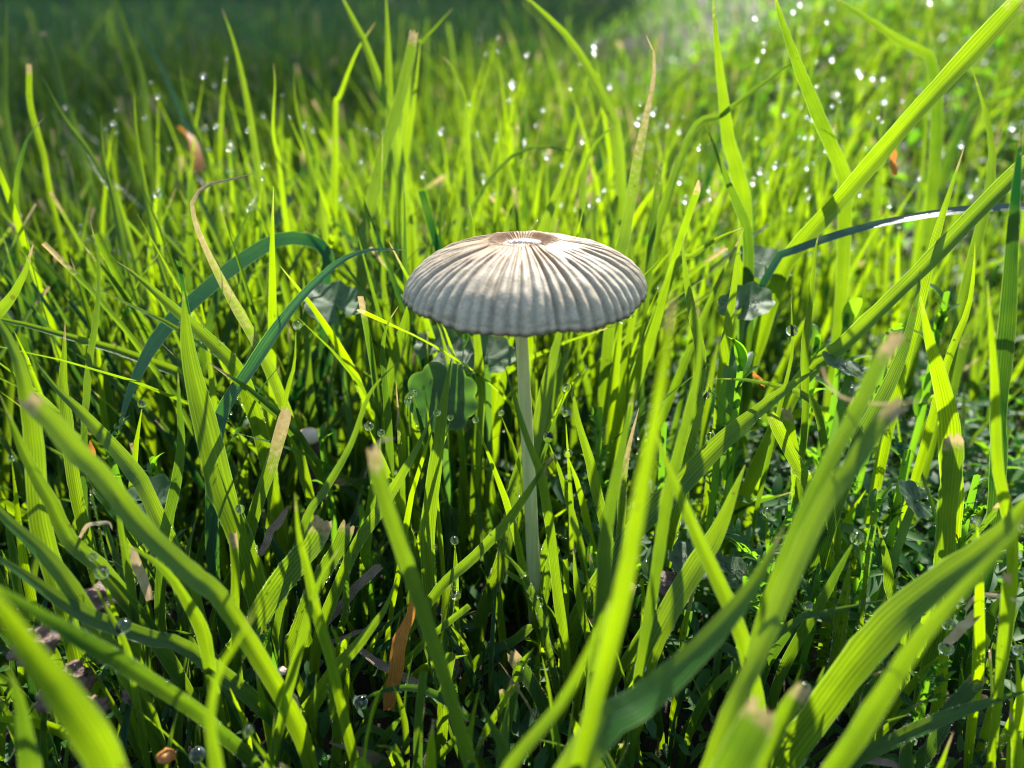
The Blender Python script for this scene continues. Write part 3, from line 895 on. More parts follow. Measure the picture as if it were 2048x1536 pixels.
hero('plain dark grass blade rising behind the olive stalk', [(1720, 880), (1738, 841), (1776, 773), (1810, 694), (1834, 595), (1840, 540)], 34, -0.2, 0.1, tint=0.4)
hero('upright grass blade with folded halves and a curled grey tip', [(1610, 860), (1612, 770), (1612, 691), (1623, 602), (1630, 510), (1638, 470), (1652, 462)], 22, 0.2, 0.4, tint=0.5, roll=(0.5, 0.7), dry=0.04)
hero('hair-thin grass blade threading a clear dew drop', [(1560, 810), (1572, 766), (1585, 705), (1584, 662), (1582, 578)], 11, 0.2, 0.3, tint=0.5)
hero('small pointed grass blade lying level above the lobed weed', [(1640, 840), (1609, 793), (1554, 773), (1486, 759), (1422, 758)], 19, 0.0, -0.1, tint=0.35, roll=(0.4, 0.2))
hero('dewy striped grass blade beside the folded diagonal one', [(1360, 990), (1370, 943), (1387, 875), (1408, 800), (1420, 760)], 30, -0.2, 0.0, tint=0.8, dew=0.9)
hero('striped upright grass blade behind the lobed weed', [(1445, 760), (1456, 664), (1466, 595), (1476, 500), (1488, 455)], 24, 1.0, 1.2, tint=0.8, dew=0.2)
hero('kinked grass blade standing beside the mushroom cap', [(1350, 960), (1384, 807), (1401, 718), (1387, 636), (1370, 534), (1364, 470)], 30, 0.2, 0.5, tint=0.6)
hero('cut dewy grass blade leaning over the pointed weed', [(1620, 975), (1602, 943), (1568, 882), (1541, 827)], 30, -0.3, -0.3, tint=0.72, tip='c', dew=0.9)
hero('grass blade arching low and level across the dewy weeds', [(1540, 545), (1600, 497), (1674, 470), (1759, 446), (1895, 423), (2030, 414), (2090, 412)], 19, 2.2, 1.6, tint=0.1, roll=(0.6, 0.6), fold=0.2, tip='c', mat=M_SKYSHEEN)
hero('bright narrow grass blade with a brown point above the dewy weeds', [(1845, 580), (1861, 518), (1875, 460), (1902, 375), (1929, 293)], 25, 0.8, 1.0, tint=0.8, dry=0.04)
hero('olive grass blade bent over in a loop above the weeds', [(1965, 450), (1980, 375), (1984, 300), (1970, 222), (1941, 126)], 22, 2.0, 2.5, tint=0.55, roll=(0.3, 0.5))
hero('soft wide grass blade hanging down from above the dewy lawn', [(1690, 350), (1684, 337), (1664, 290), (1633, 218), (1602, 147), (1572, 68), (1551, 0), (1540, -40)], 30, 3.2, 1.6, tint=0.45, n=30)
hero('pale jointed grass stalk rising behind the dewy lawn weeds', [(1490, 440), (1469, 341), (1452, 273), (1447, 211), (1435, 102), (1428, 17), (1425, -20)], 30, 3.6, 3.2, tint=0.55, fold=0.2)
hero('grass blade pointing out level from the pale jointed stalk, glossy', [(1372, 292), (1447, 228), (1530, 165), (1619, 99)], 20, 3.6, 3.0, tint=0.35, roll=(0.5, 0.5), dry=0.05)
hero('dark blue-green grass blade in front of the pale jointed stalk', [(1500, 520), (1486, 436), (1459, 375), (1432, 300), (1411, 249)], 27, 2.4, 2.4, tint=0.3, roll=(0.5, 0.4))
hero('blunt wide grass blade leaning towards the dark blue-green one', [(1340, 560), (1390, 510), (1440, 475), (1486, 455)], 36, 1.6, 1.4, tint=0.75, dry=0.05, tip_len=0.6)
hero('grass blade crossing high over the bright lawn', [(1870, 160), (1803, 85), (1742, 41), (1674, 0), (1640, -20)], 22, 5, 4.6, tint=0.4)
# --- lower right
hero('big curved grass blade sweeping up over the dewy weeds', [(1620, 1450), (1691, 1340), (1776, 1248), (1861, 1180), (1963, 1101), (2031, 1033), (2080, 960)], 96, -2.5, -2.5, tint=0.7, n=30, dew=0.1)
hero('grass blade below the big curved one', [(1640, 1580), (1674, 1520), (1776, 1374), (1861, 1255), (2018, 1084), (2080, 1010)], 62, -3.1, -3.1, tint=0.6)
hero('upright narrow grass blade with a square yellow end', [(1985, 1500), (1994, 1408), (2008, 1255), (2015, 1146)], 26, -2.3, -2.3, tint=0.72, tip='c', dry=0.04)
hero('stubby grass blade with a round brown tip and a drop', [(1500, 1560), (1541, 1476), (1571, 1425), (1612, 1372)], 58, -2.9, -2.9, tint=0.6, tip='c', dry=0.05)
hero('broad dark grass blade with a bruised brown tip', [(1420, 1620), (1455, 1550), (1486, 1493), (1530, 1415)], 115, -3.3, -3.3, tint=0.35, tip='c', dry=0.05)
hero('thin bright grass blade with an orange point in the shade', [(1720, 1510), (1776, 1452), (1810, 1425), (1853, 1398)], 18, -1.9, -1.9, tint=0.75, dry=0.06)
hero('dark grass blade tipped by a large clear drop', [(1600, 1280), (1636, 1210), (1674, 1142), (1714, 1074)], 28, -1.5, -1.5, tint=0.4)
hero('very thin upright grass blade among the lower weeds', [(1720, 1310), (1723, 1255), (1732, 1135), (1752, 1016), (1757, 960)], 12, -1.1, -0.9, tint=0.65, dew=0.6)
hero('grass blade leaning behind the very thin one', [(1795, 1230), (1783, 1180), (1770, 1110), (1755, 1050)], 30, -1.0, -0.9, tint=0.55)
hero('small level grass blade with an orange burnt point', [(1580, 1250), (1650, 1225), (1765, 1200)], 22, -1.7, -1.7, tint=0.5, dry=0.06)
hero('wet low grass blade, dewy along its whole length, in the lower shade', [(1700, 1530), (1790, 1480), (1900, 1430), (2060, 1380)], 44, -2.3, -2.3, tint=0.5, dew=0.5)
hero('dewy grass blade standing between the weeds with furry edges', [(1655, 1400), (1672, 1300), (1690, 1200), (1700, 1120)], 34, -1.2, -1.1, tint=0.6, dew=1.0)
# --- upper middle
hero('tall olive grass blade with a mown, frayed square end', [(725, 500), (741, 427), (759, 342), (789, 239), (817, 123), (828, 62)], 22, 3.5, 4.5, tint=0.5, tip='c', dry=0.07, n=30)
hero('upright bright grass blade standing tall against the dark lawn', [(785, 330), (779, 178), (776, 89), (772, 0), (770, -40)], 20, 5, 6, tint=0.85)
hero('bright grass blade leaning across the upright one behind', [(790, 260), (762, 181), (728, 85), (690, 7), (672, -40)], 24, 5, 6, tint=0.85)
hero('bright grass blade standing close behind the mown frayed one', [(800, 420), (815, 300), (832, 160), (842, 70)], 15, 5, 5.5, tint=0.9)
hero('slim grass blade with a white-dotted tip pointing up sideways', [(820, 130), (845, 85), (871, 55), (904, 18)], 15, 6, 6.5, tint=0.75, dry=0.06)
hero('slim bright grass blade crossing behind the leaning one', [(670, 240), (680, 191), (714, 103), (750, 45)], 13, 6, 6, tint=0.85, dry=0.05)
hero('grass blade bowing over with a pale tip behind the mushroom', [(935, 260), (929, 191), (912, 150), (897, 125), (885, 114)], 14, 6, 6.2, tint=0.6, dry=0.04)
hero('long grass blade crossing down behind the mushroom, paler above', [(1240, 300), (1220, 229), (1193, 171), (1158, 109), (1124, 62), (1059, 0), (1030, -20)], 21, 5, 6, tint=0.65)
hero('tall olive grass blade with a withered curled tip behind the cap', [(1235, 540), (1247, 478), (1268, 359), (1288, 256), (1305, 178), (1309, 113), (1292, 70)], 24, 2.4, 3, tint=0.6, dry=0.14, n=32)
hero('narrow bright grass blade leaning behind the cap margin', [(1270, 600), (1295, 506), (1329, 393), (1353, 308)], 17, 2.4, 3, tint=0.8)
hero('dark grass blade arching level behind the cap', [(940, 450), (953, 410), (974, 369), (1015, 321), (1056, 297), (1124, 297), (1169, 314)], 14, 4.5, 4, tint=0.35, roll=(0.5, 0.7))
hero('small dark-edged grass blade peeping over the cap', [(950, 520), (947, 455), (938, 408)], 14, 1.8, 1.8, tint=0.55, dry=0.04)
hero('thin dark grass blade just behind the cap margin', [(812, 560), (810, 480), (810, 427), (806, 332)], 11, 2.2, 2.2, tint=0.25)
hero('bright grass blade behind the middle of the cap', [(1035, 440), (1029, 376), (1005, 290), (991, 205)], 16, 5, 5.5, tint=0.8)
hero('curved grass blade sweeping aside behind the cap', [(1160, 520), (1162, 444), (1169, 342), (1193, 284), (1245, 236)], 17, 3.5, 3.8, tint=0.5)
hero('wide bright grass blade leaning out from behind the cap', [(1075, 520), (1094, 444), (1124, 359), (1150, 290)], 28, 3.2, 3.6, tint=0.85)
hero('pair-like bright grass blade rising just over the cap', [(1010, 480), (1020, 430), (1035, 370)], 20, 3, 3.2, tint=0.9)
hero('dark grass blade with a brown hooked tip touching the cap from behind', [(770, 770), (766, 700), (775, 650), (797, 612)], 18, 0.4, 0.3, tint=0.35, dry=0.06)
hero('bright grass blade slanting under the cap', [(905, 760), (897, 720), (880, 660), (872, 640)], 16, 1.6, 1.7, tint=0.85)
hero('thin green grass blade with a drop at its tip below the arching one', [(545, 980), (570, 800), (588, 730), (592, 658)], 14, 0.6, 0.7, tint=0.7)
hero('scorched grass blade with a black curled wisp on its tip', [(510, 1030), (540, 930), (565, 850), (575, 815)], 30, -0.2, 0.1, tint=0.6, dry=0.12, tip='c')
hero('dark low grass blade crossing beside the scorched one', [(330, 1090), (360, 900), (358, 800), (356, 745)], 26, -0.9, -0.8, tint=0.3)
hero('straight bright grass blade half hidden behind the striped pointed blade', [(430, 900), (428, 800), (420, 730), (415, 670)], 20, 0.8, 1.0, tint=0.85)

# ------------------------------------------------------------------ more single blades, scattered
def project(p):
    d = Vector(p) - CAM
    z = d.dot(FWD)
    if z <= 0.004:
        return None
    return 1024 + FPX * d.dot(RGT) / z, 768 - FPX * d.dot(UPV) / z, z


def keep_clear(u, v):
    """the photograph shows the cap and the upper stem unobstructed"""
    return (780 < u < 1320 and v < 700) or (1015 < u < 1095 and v < 960)


def scatter(n, xr, yr, hr, rng):
    """random upright blades: arrays of base, lean azimuth, lean, bend, height, width, facing, tint"""
    x = rng.uniform(*xr, n)
    y = rng.uniform(*yr, n)
    return x, y, rng.uniform(0, 2 * math.pi, n), np.abs(rng.normal(0, 0.22, n)), rng.normal(0.10, 0.26, n), rng.uniform(*hr, n), rng.uniform(0.0006, 0.0016, n), rng.uniform(0, math.pi, n), rng.beta(1.25, 1.35, n)


def centre(x, y, az, lean, bend, h, t, wig=0.0):
    dx, dy = np.cos(az), np.sin(az)
    k = lean * t + bend * t * t
    up = t * (1 - 0.18 * (lean + np.abs(bend)) * t)
    return np.stack([x + dx * k * h + wig * np.sin(t * 5 + az) * h, y + dy * k * h + wig * np.cos(t * 4 + az) * h, ground_z(x, y) - 0.001 + up * h], -1)


def right_short(x, y):
    """the bank on the right is mown shorter and grown with low weeds"""
    return 1.0 - 0.48 * sm(0.008, 0.05, x) * sm(-0.01, 0.03, y)


LANDMARKS = [(at(u, v, y / 100), s) for u, v, y, s in (
    (1047, 560, 0, 'the mushroom cap'), (1060, 1000, 0, 'the mushroom stem'), (1070, 1250, 0, 'the mushroom foot'),
    (450, 370, 1.5, 'the twisted-tip blade'), (560, 480, 2.5, 'the grey-blue arching blade'), (680, 530, 0, 'the dark arching blade'),
    (380, 700, -0.4, 'the broad pointed blade'), (270, 280, 4, 'the straight bright blade'), (492, 190, 6, 'the pale leaning blade'),
    (60, 200, 5, 'the hook-tipped blade'), (130, 700, 0, 'the torn whitish-tipped blade'), (618, 872, 0.9, 'the small fungus button'),
    (820, 120, 4.2, 'the mown frayed blade'), (1300, 180, 2.8, 'the tall curl-tipped blade'), (1440, 150, 3.4, 'the pale jointed stalk'),
    (1840, 218, 1.4, 'the longest diagonal blade'), (1850, 530, 0.7, 'the half-dark diagonal blade'), (1870, 740, -0.6, 'the glowing broad blade'),
    (2010, 700, -0.6, 'the wide dark blade'), (1545, 1045, -0.5, 'the pointed lobed weed'), (1485, 700, 0.6, 'the narrow-leaved weed'),
    (884, 785, 0.5, 'the round scalloped leaf'), (1395, 1120, -0.8, 'the dew-covered scalloped leaf'), (800, 1300, -1.5, 'the orange straw'),
    (640, 1050, -1.1, 'the torn dewy blade'), (130, 1375, -2, 'the soil crumbs'), (1584, 660, 0.25, 'the drop-threading blade'), (912, 1191, -0.95, 'the stalk with two drops'),
    (1190, 120, 5.5, 'the long crossing blade'), (700, 60, 5.5, 'the two crossing bright blades'), (1930, 360, 0.9, 'the narrow brown-pointed blade'),
    (1600, 230, 2.6, 'the soft wide hanging blade'), (1000, 250, 5.2, 'the blade behind the cap'), (360, 200, 7.5, 'the slightly bowed blade'))]


LM_PX = [(project(p), s) for p, s in LANDMARKS]


def near_what(p):
    u, v, _ = project(p)
    return min(LM_PX, key=lambda l: math.hypot(l[0][0] - u, l[0][1] - v))[1]


def describe(tn, w, tip, dry, lean, where):
    a = 'deep green' if tn < 0.38 else 'mid green' if tn < 0.62 else 'bright backlit'
    b = 'thin' if w < 0.0011 else 'broad' if w > 0.0016 else ''
    c = 'upright' if lean < 0.25 else 'leaning' if lean < 0.55 else 'bowed'
    d = ('brown cut end' if dry else 'square-cut end') if tip == 'c' else ('brown point' if dry else 'sharp point')
    return ' '.join((a + ' ' + b + ' ' + c + ' blade with a ' + d + ' near ' + where).split())


rng = np.random.default_rng(21)
made = {'near': 0, 'mid': 0}
tries = 0
TIPS = []
while made['near'] < 62 and tries < 4000:
    tries += 1
    x, y, az, ln, bd, h, w, fc, tn = [float(v[0]) for v in scatter(1, (-0.075, 0.085), (-0.030, 0.022), (0.012, 0.034), rng)]
    if y < -0.012:
        h = min(h, 0.020)
    t = np.linspace(0, 1, 7)
    c = centre(x, y, az, ln, bd, h, t, 0.01)
    pj = [project(p) for p in c]
    if any(p is None for p in pj) or any(keep_clear(p[0], p[1]) for p in pj[2:]) or not (-30 < pj[-1][0] < 2080 and pj[-1][1] < 1540):
        continue
    if math.hypot(x - MUSH.location.x, y) < 0.0035:
        continue
    tp, dr = ('p' if rng.random() < 0.7 else 'c'), (0.07 if rng.random() < 0.4 else 0)
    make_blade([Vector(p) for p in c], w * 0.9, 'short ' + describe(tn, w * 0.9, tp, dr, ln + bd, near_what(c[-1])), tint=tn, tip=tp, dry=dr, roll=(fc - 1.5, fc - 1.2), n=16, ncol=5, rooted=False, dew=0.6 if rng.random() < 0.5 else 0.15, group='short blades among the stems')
    made['near'] += 1
tries = 0
while made['mid'] < 104 and tries < 5000:
    tries += 1
    x, y, az, ln, bd, h, w, fc, tn = [float(v[0]) for v in scatter(1, (-0.12, 0.13), (0.018, 0.11), (0.030, 0.066), rng)]
    t = np.linspace(0, 1, 7)
    c = centre(x, y, az, ln * 0.6, bd * 0.8, h * float(right_short(x, y)), t, 0.01)
    pj = [project(p) for p in c]
    if not (-40 < pj[-1][0] < 2090 and -20 < pj[-1][1] < 1000):
        continue
    tp, dr = ('p' if rng.random() < 0.75 else 'c'), (0.06 if rng.random() < 0.4 else 0)
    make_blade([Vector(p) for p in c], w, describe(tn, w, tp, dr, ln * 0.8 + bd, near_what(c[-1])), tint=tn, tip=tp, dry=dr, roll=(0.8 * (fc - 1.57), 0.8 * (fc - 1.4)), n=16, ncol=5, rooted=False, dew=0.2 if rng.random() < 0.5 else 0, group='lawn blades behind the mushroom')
    made['mid'] += 1

# ------------------------------------------------------------------ the mass of the lawn
def mass(n, xr, yr, hr, rng, S, ncols, wscale=1.0, wedge=True, clear=True, hfun=None, dens=None, tscale=1.0):
    x, y, az, ln, bd, h, w, fc, tn = scatter(n, xr, yr, hr, rng)
    tn = tn * tscale
    keep = np.ones(n, bool)
    if wedge:
        keep &= np.abs(x) < 0.05 + 0.80 * (y - CAM.y)
    if dens is not None:
        keep &= rng.random(n) < dens(x, y)
    if hfun is not None:
        h = h * hfun(x, y)
    x, y, az, ln, bd, h, w, fc, tn = [v[keep] for v in (x, y, az, ln, bd, h, w, fc, tn)]
    t = np.linspace(0, 1, S + 1)
    C = np.stack([centre(x, y, az, ln, bd, h, np.full_like(x, tt), 0.015) for tt in t], 1)      # (n,S+1,3)
    if clear:
        d = C - np.array(CAM)
        zz = d @ np.array(FWD)
        u = 1024 + FPX * (d @ np.array(RGT)) / zz
        v = 768 - FPX * (d @ np.array(UPV)) / zz
        bad = ((u > 780) & (u < 1320) & (v < 700) & (C[..., 1] < 0.008)) | ((u > 1012) & (u < 1098) & (v < 980) & (C[..., 1] < 0.002))
        bad |= (zz < 0.02)
        # nothing may stand between the sun and the cap
        rel = C - np.array(CAP_TOP) - np.array([0, 0, 0.002])
        sd = np.array(SUN_DIR)
        along = rel @ sd
        dist = np.linalg.norm(rel - along[..., None] * sd, axis=-1)
        bad |= (along > 0.004) & (dist < 0.0135)
        bad |= np.hypot(C[..., 0] - MUSH.location.x, C[..., 1]) < 0.0022
        ok = ~bad.any(1)
        C, w, fc, tn, az, h = C[ok], w[ok], fc[ok], tn[ok], az[ok], h[ok]
    n = len(C)
    T = np.gradient(C, axis=1)
    T /= np.linalg.norm(T, axis=2, keepdims=True)
    a = fc + az
    S0 = np.stack([np.cos(a), np.sin(a), np.zeros(n)], -1)[:, None, :]
    S1 = S0 - (S0 * T).sum(-1, keepdims=True) * T
    S1 /= np.linalg.norm(S1, axis=2, keepdims=True)
    Nn = np.cross(T, S1)
    q = np.clip((1 - t) / 0.45, 0, 1)
    cut = RNG.random(n) < 0.25
    prof_p = (0.75 + 0.25 * np.clip(t / 0.3, 0, 1)) * (0.05 + 0.95 * (1 - (1 - q) ** 1.7))
    prof_c = 0.85 + 0.15 * np.sin(t * 3)
    prof = np.where(cut[:, None], prof_c[None], prof_p[None])
    ww = (w * 0.5 * wscale)[:, None] * prof
    cc = np.linspace(-1, 1, ncols)
    V = C[:, :, None, :] + S1[:, :, None, :] * (ww[:, :, None] * cc)[..., None] + Nn[:, :, None, :] * (ww[:, :, None] * np.abs(cc) * 0.5)[..., None]
    per = (S + 1) * ncols
    F = (grid_faces(S + 1, ncols)[None] + (np.arange(n) * per)[:, None, None]).reshape(-1, 4)
    uv = np.broadcast_to(np.stack(np.broadcast_arrays((cc[None, :] + 1) / 2, t[:, None]), -1)[None], (n, S + 1, ncols, 2)).reshape(-1, 2)
    tint = np.broadcast_to(tn[:, None, None], (n, S + 1, ncols)).ravel()
    dr = (RNG.random(n) < 0.25)[:, None, None] * np.clip((t - 0.9) / 0.1, 0, 1)[None, :, None] * np.ones((1, 1, ncols))
    dead = (RNG.random(n) < 0.012)[:, None, None]
    dr = np.maximum(dr, dead * 1.0)
    dr = np.broadcast_to(dr, (n, S + 1, ncols)).ravel()
    return V.reshape(-1, 3), F, uv, tint, dr, C, S1, Nn, ww


def join(parts):
    off, vs, fs, us, ts, ds = 0, [], [], [], [], []
    for V, F, uv, tn, dr in parts:
        vs.append(V)
        fs.append(F + off)
        us.append(uv)
        ts.append(tn)
        ds.append(dr)
        off += len(V)
    return np.concatenate(vs), np.concatenate(fs), np.concatenate(us), np.concatenate(ts), np.concatenate(ds)


def thin_right(x, y):
    """fewer blades where the weeds grow"""
    return 1.0 - 0.80 * sm(0.008, 0.025, x) * (1 - sm(0.045, 0.075, y)) - 0.3 * sm(0.05, 0.09, y) * sm(0.05, 0.12, x) * (1 - sm(0.3, 0.5, y))


masses = []
m1 = mass(2000, (-0.09, 0.10), (-0.045, 0.02), (0.006, 0.022), rng, 8, 5, wscale=0.85, dens=thin_right)
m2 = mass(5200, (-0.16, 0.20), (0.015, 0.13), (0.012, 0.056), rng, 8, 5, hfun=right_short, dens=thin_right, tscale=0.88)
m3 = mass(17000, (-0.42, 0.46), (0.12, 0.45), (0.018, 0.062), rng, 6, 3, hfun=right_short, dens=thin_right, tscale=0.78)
m6 = mass(700, (-0.40, 0.06), (0.19, 0.60), (0.050, 0.085), rng, 8, 3, wscale=1.1, tscale=0.7)  # lower tint puts some of the far left shade into the blade colour
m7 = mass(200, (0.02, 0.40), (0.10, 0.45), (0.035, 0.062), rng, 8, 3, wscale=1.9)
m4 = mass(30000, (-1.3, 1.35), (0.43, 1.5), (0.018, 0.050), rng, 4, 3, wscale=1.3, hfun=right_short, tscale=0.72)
m5 = mass(40000, (-3.4, 3.4), (1.45, 4.4), (0.02, 0.055), rng, 3, 2, wscale=2.4)

# ------------------------------------------------------------------ dew
def sphere_mesh(name, r, seg, rings, squash=1.0, mat=None):
    bm = bmesh.new()
    bmesh.ops.create_uvsphere(bm, u_segments=seg, v_segments=rings, radius=r)
    for v in bm.verts:
        if v.co.z < 0:
            v.co.z *= squash
        v.co.z *= 0.97
    for f in bm.faces:
        f.smooth = True
    me = bpy.data.meshes.new(name)
    bm.to_mesh(me)
    bm.free()
    me.materials.append(mat or M_DEW)
    return me


DROP_BIG = sphere_mesh('dew_drop', 1.0, 28, 18)
DROP_SMALL = sphere_mesh('dew_drop', 1.0, 16, 10, mat=M_SPARK)


LOOSE = []
ALL_C = np.concatenate([b[0] for b in BLADE_INFO])


def drop(u, v, rpx, ycm, label, group):
    p = at_ground(u, v, ycm / 100, 0.0006)
    r = px2m(rpx, p.y) * random.uniform(0.8, 1.08)
    # a drop that touches no traced blade sits on a grass tip of its own
    d = np.linalg.norm(ALL_C - np.array(p), axis=1)
    i = int(d.argmin())
    if label.find('cap') < 0:
        if d[i] > r * 1.4:
            LOOSE.append((p.x, p.y, p.z - r * 0.8))
    o = link('dew_drop', DROP_BIG, None, p)
    o.scale = (r * random.uniform(0.9, 1.05), r * random.uniform(0.9, 1.05), r * random.uniform(0.92, 1.14))
    o.rotation_euler = (random.uniform(-0.4, 0.4), random.uniform(-0.4, 0.4), 0)
    tag(o, label, 'dew drop', group)
    return o


NEAR_DROPS = [
    (912, 1191, 15, -0.95, 'large clear dew drop strung halfway up a thin stalk'),
    (909, 1081, 10, -0.95, 'round dew drop balanced on the end of a thin stalk'),
    (951, 840, 9.5, -0.45, 'clear dew drop on a blade tip beside the mushroom stem'),
    (738, 853, 11, -0.7, 'larger of two dew drops beside the hook-tipped slim blade'),
    (762, 866, 8, -0.6, 'smaller of two dew drops beside the hook-tipped slim blade'),
    (874, 826, 7, -0.65, 'dew drop at the point of the blade leaning to the stem'),
    (901, 835, 8, -0.4, 'dew drop hanging before the round scalloped leaf'),
    (826, 787, 8, 0.2, 'upper of two touching dew drops beside the round scalloped leaf'),
    (815, 803, 8, 0.2, 'lower of two touching dew drops beside the round scalloped leaf'),
    (1002, 826, 8, 0.0, 'dew drop on a leaf edge close behind the mushroom stem'),
    (1132, 775, 11, -0.25, 'tall dew drop near the point of a striped blade by the stem'),
    (1131, 827, 8, -0.2, 'small dew drop under the tall one by the stem'),
    (1096, 874, 11, -0.1, 'dew drop standing beside the stem on a small tip'),
    (1136, 907, 9, -0.1, 'long dew drop on a thin tip beside the stem'),
    (594, 650, 10, 0.7, 'dew drop on the thin blade below the arching dark blade'),
    (1584, 661, 12, 0.25, 'clear dew drop threaded on a hair-thin blade'),
    (1413, 790, 10, 0.0, 'dew drop on the end of the dewy striped blade'),
    (1421, 874, 10, -0.2, 'dew drop beside the long folded diagonal blade'),
    (480, 1018, 12, -0.7, 'dew drop clinging to the foot of the broad pointed blade'),
    (283, 808, 9, -0.2, 'dew drop on a green tip under the hanging grey-blue tip'),
    (22, 917, 9, -1.2, 'dew drop on a pale blade edge beside the wide curved blade'),
    (1534, 1024, 11, -0.5, 'dew drop cupped in the pointed lobed weed'),
    (1714, 1076, 18, -1.5, 'large dew drop wrapped round the tip of a dark blade'),
    (1882, 1050, 10, -1.0, 'dew drop low beside the square-mown blade'),
    (1896, 1248, 14, -1.8, 'upper of two large dew drops over the yellow leaf'),
    (1892, 1297, 16, -1.9, 'lower of two large dew drops over the yellow leaf'),
    (186, 1114, 12, -2.0, 'dew drop on top of the level grey-green blade'),
    (203, 1145, 16, -2.0, 'large dew drop hanging under the level grey-green blade'),
    (247, 1252, 19, -2.2, 'large dark-topped dew drop on a small thin blade'),
    (394, 1510, 21, -2.7, 'big dew drop beside the orange bud on the soil'),
    (497, 1462, 14, -3.0, 'dew drop on a rounded tip low over the soil'),
    (722, 1405, 17, -2.0, 'dew drop hanging from the low arching wet blade'),
    (806, 1506, 17, -2.0, 'dew drop under the curled yellowish blade'),
    (1281, 1334, 15, -2.0, 'dew drop on the side of the wide bright blade'),
    (1309, 1198, 11, -1.5, 'dew drop on the narrow backlit upright blade'),
    (1608, 1376, 16, -2.9, 'dew drop on a stubby brown-tipped blade'),
    (1955, 1040, 11, -2.0, 'dew drop on the edge of the big curved blade'),
    (1616, 1211, 13, -1.6, 'dew drop behind the small level blade'),
    (2036, 1300, 14, -2.2, 'dew drop beside the square yellow-ended blade'),
    (1245, 641, 8, 0.15, 'dew drop hanging below the cap margin'),
    (1263, 631, 5, 0.15, 'tiny dew drop under the edge of the cap'),
    (806, 591, 5, 0.0, 'tiny bright dew drop on the very edge of the cap'),
]
for u, v, r, y, lab in NEAR_DROPS:
    drop(u, v, r, y, lab, 'dew drops on the blades round the mushroom')

BG = [[(1325, 342), (1190, 440), (1315, 470), (1255, 495), (1653, 552), (1540, 677), (1693, 683), (847, 687), (1115, 625), (1195, 750), (1265, 737), (1448, 762), (680, 645), (618, 752), (660, 720), (680, 775), (988, 866), (1220, 870), (1347, 835), (1347, 865), (1226, 925), (1226, 968), (1515, 940), (1540, 965), (1580, 972), (1342, 1003), (920, 1105), (918, 1132), (1490, 1168), (1455, 1217), (1300, 1212), (1535, 1042), (1005, 1270), (1075, 1303), (880, 1358), (470, 1315), (465, 1362), (515, 1400), (915, 1493), (880, 1460), (970, 1460), (1785, 730), (1833, 765), (1825, 990), (1995, 1160), (1850, 1357), (925, 560), (880, 480)],
      [(925, 215), (925, 295), (855, 315), (1095, 318), (1492, 262), (1490, 300), (1490, 322), (1403, 375), (1110, 415), (1003, 485), (1015, 502), (1350, 515), (1580, 505), (755, 605), (990, 583), (1190, 640), (742, 715), (1048, 748), (1145, 730), (1760, 605), (1835, 655), (1742, 712), (150, 750), (255, 770), (595, 765), (807, 787), (920, 775), (915, 815), (382, 823), (1080, 822), (1080, 852), (1420, 822), (1195, 890), (1213, 915), (1300, 965), (125, 942), (490, 1023), (838, 1020), (845, 1053), (918, 1127), (1660, 1128), (1515, 1162), (1295, 1197), (1375, 1220), (1462, 1195), (1477, 1230), (1548, 1108), (525, 1263), (548, 1332), (742, 1335), (2010, 685), (1917, 735), (1985, 765), (1875, 975), (1990, 1055), (2020, 1168)],
      [(735, 22), (695, 63), (470, 100), (1497, 12), (527, 250), (520, 293), (484, 350), (893, 127), (925, 50), (825, 353), (922, 345), (1075, 415), (1090, 435), (1160, 455), (1222, 460), (835, 503), (957, 545), (693, 555), (718, 537), (465, 662), (640, 670), (655, 670), (742, 628), (775, 683), (803, 700), (883, 720), (937, 780), (833, 590), (923, 620), (967, 592), (1138, 655), (1215, 600), (1235, 590), (1335, 590), (1195, 690), (1215, 712), (730, 800), (765, 803), (803, 805), (1122, 868), (730, 910), (888, 878), (480, 810), (140, 865), (500, 1003), (588, 970), (645, 962), (775, 980), (815, 953), (745, 1025), (1510, 878), (1508, 930), (1680, 850), (460, 1065), (545, 1065), (547, 1105), (198, 1112), (205, 1160), (775, 1108), (788, 1153), (768, 1170), (677, 1223), (1087, 1140), (1260, 1205), (1435, 1045), (1773, 1052), (1735, 1140), (1790, 1185), (1980, 745), (1315, 1332), (635, 1477), (797, 1490), (848, 1485)]]
stalks = []
for k, (ox, sc) in enumerate(((0, 2.926), (680, 2.926), (1350, 2.934))):
    for a, b in BG[k]:
        u, v = ox + a / sc, b / sc
        yy = 0.045 + 0.055 * max(0.0, (480 - v) / 480) + rng.uniform(-0.008, 0.02)
        p = at_ground(u, v, yy, 0.004)
        o = link('dew_drop', DROP_SMALL, None, p)
        r = 0.00036 * float(np.clip(rng.lognormal(0, 0.4), 0.5, 1.8)) * (0.85 + 2.6 * max(p.y, 0.03))
        o.scale = (r, r, r)
        tag(o, 'tiny dew drop sparkling on a lawn grass tip beyond ' + near_what(p), 'dew drop', 'sparkling dew drops on the lawn behind the mushroom')
        stalks.append((p.x, p.y, p.z - r * 0.8))


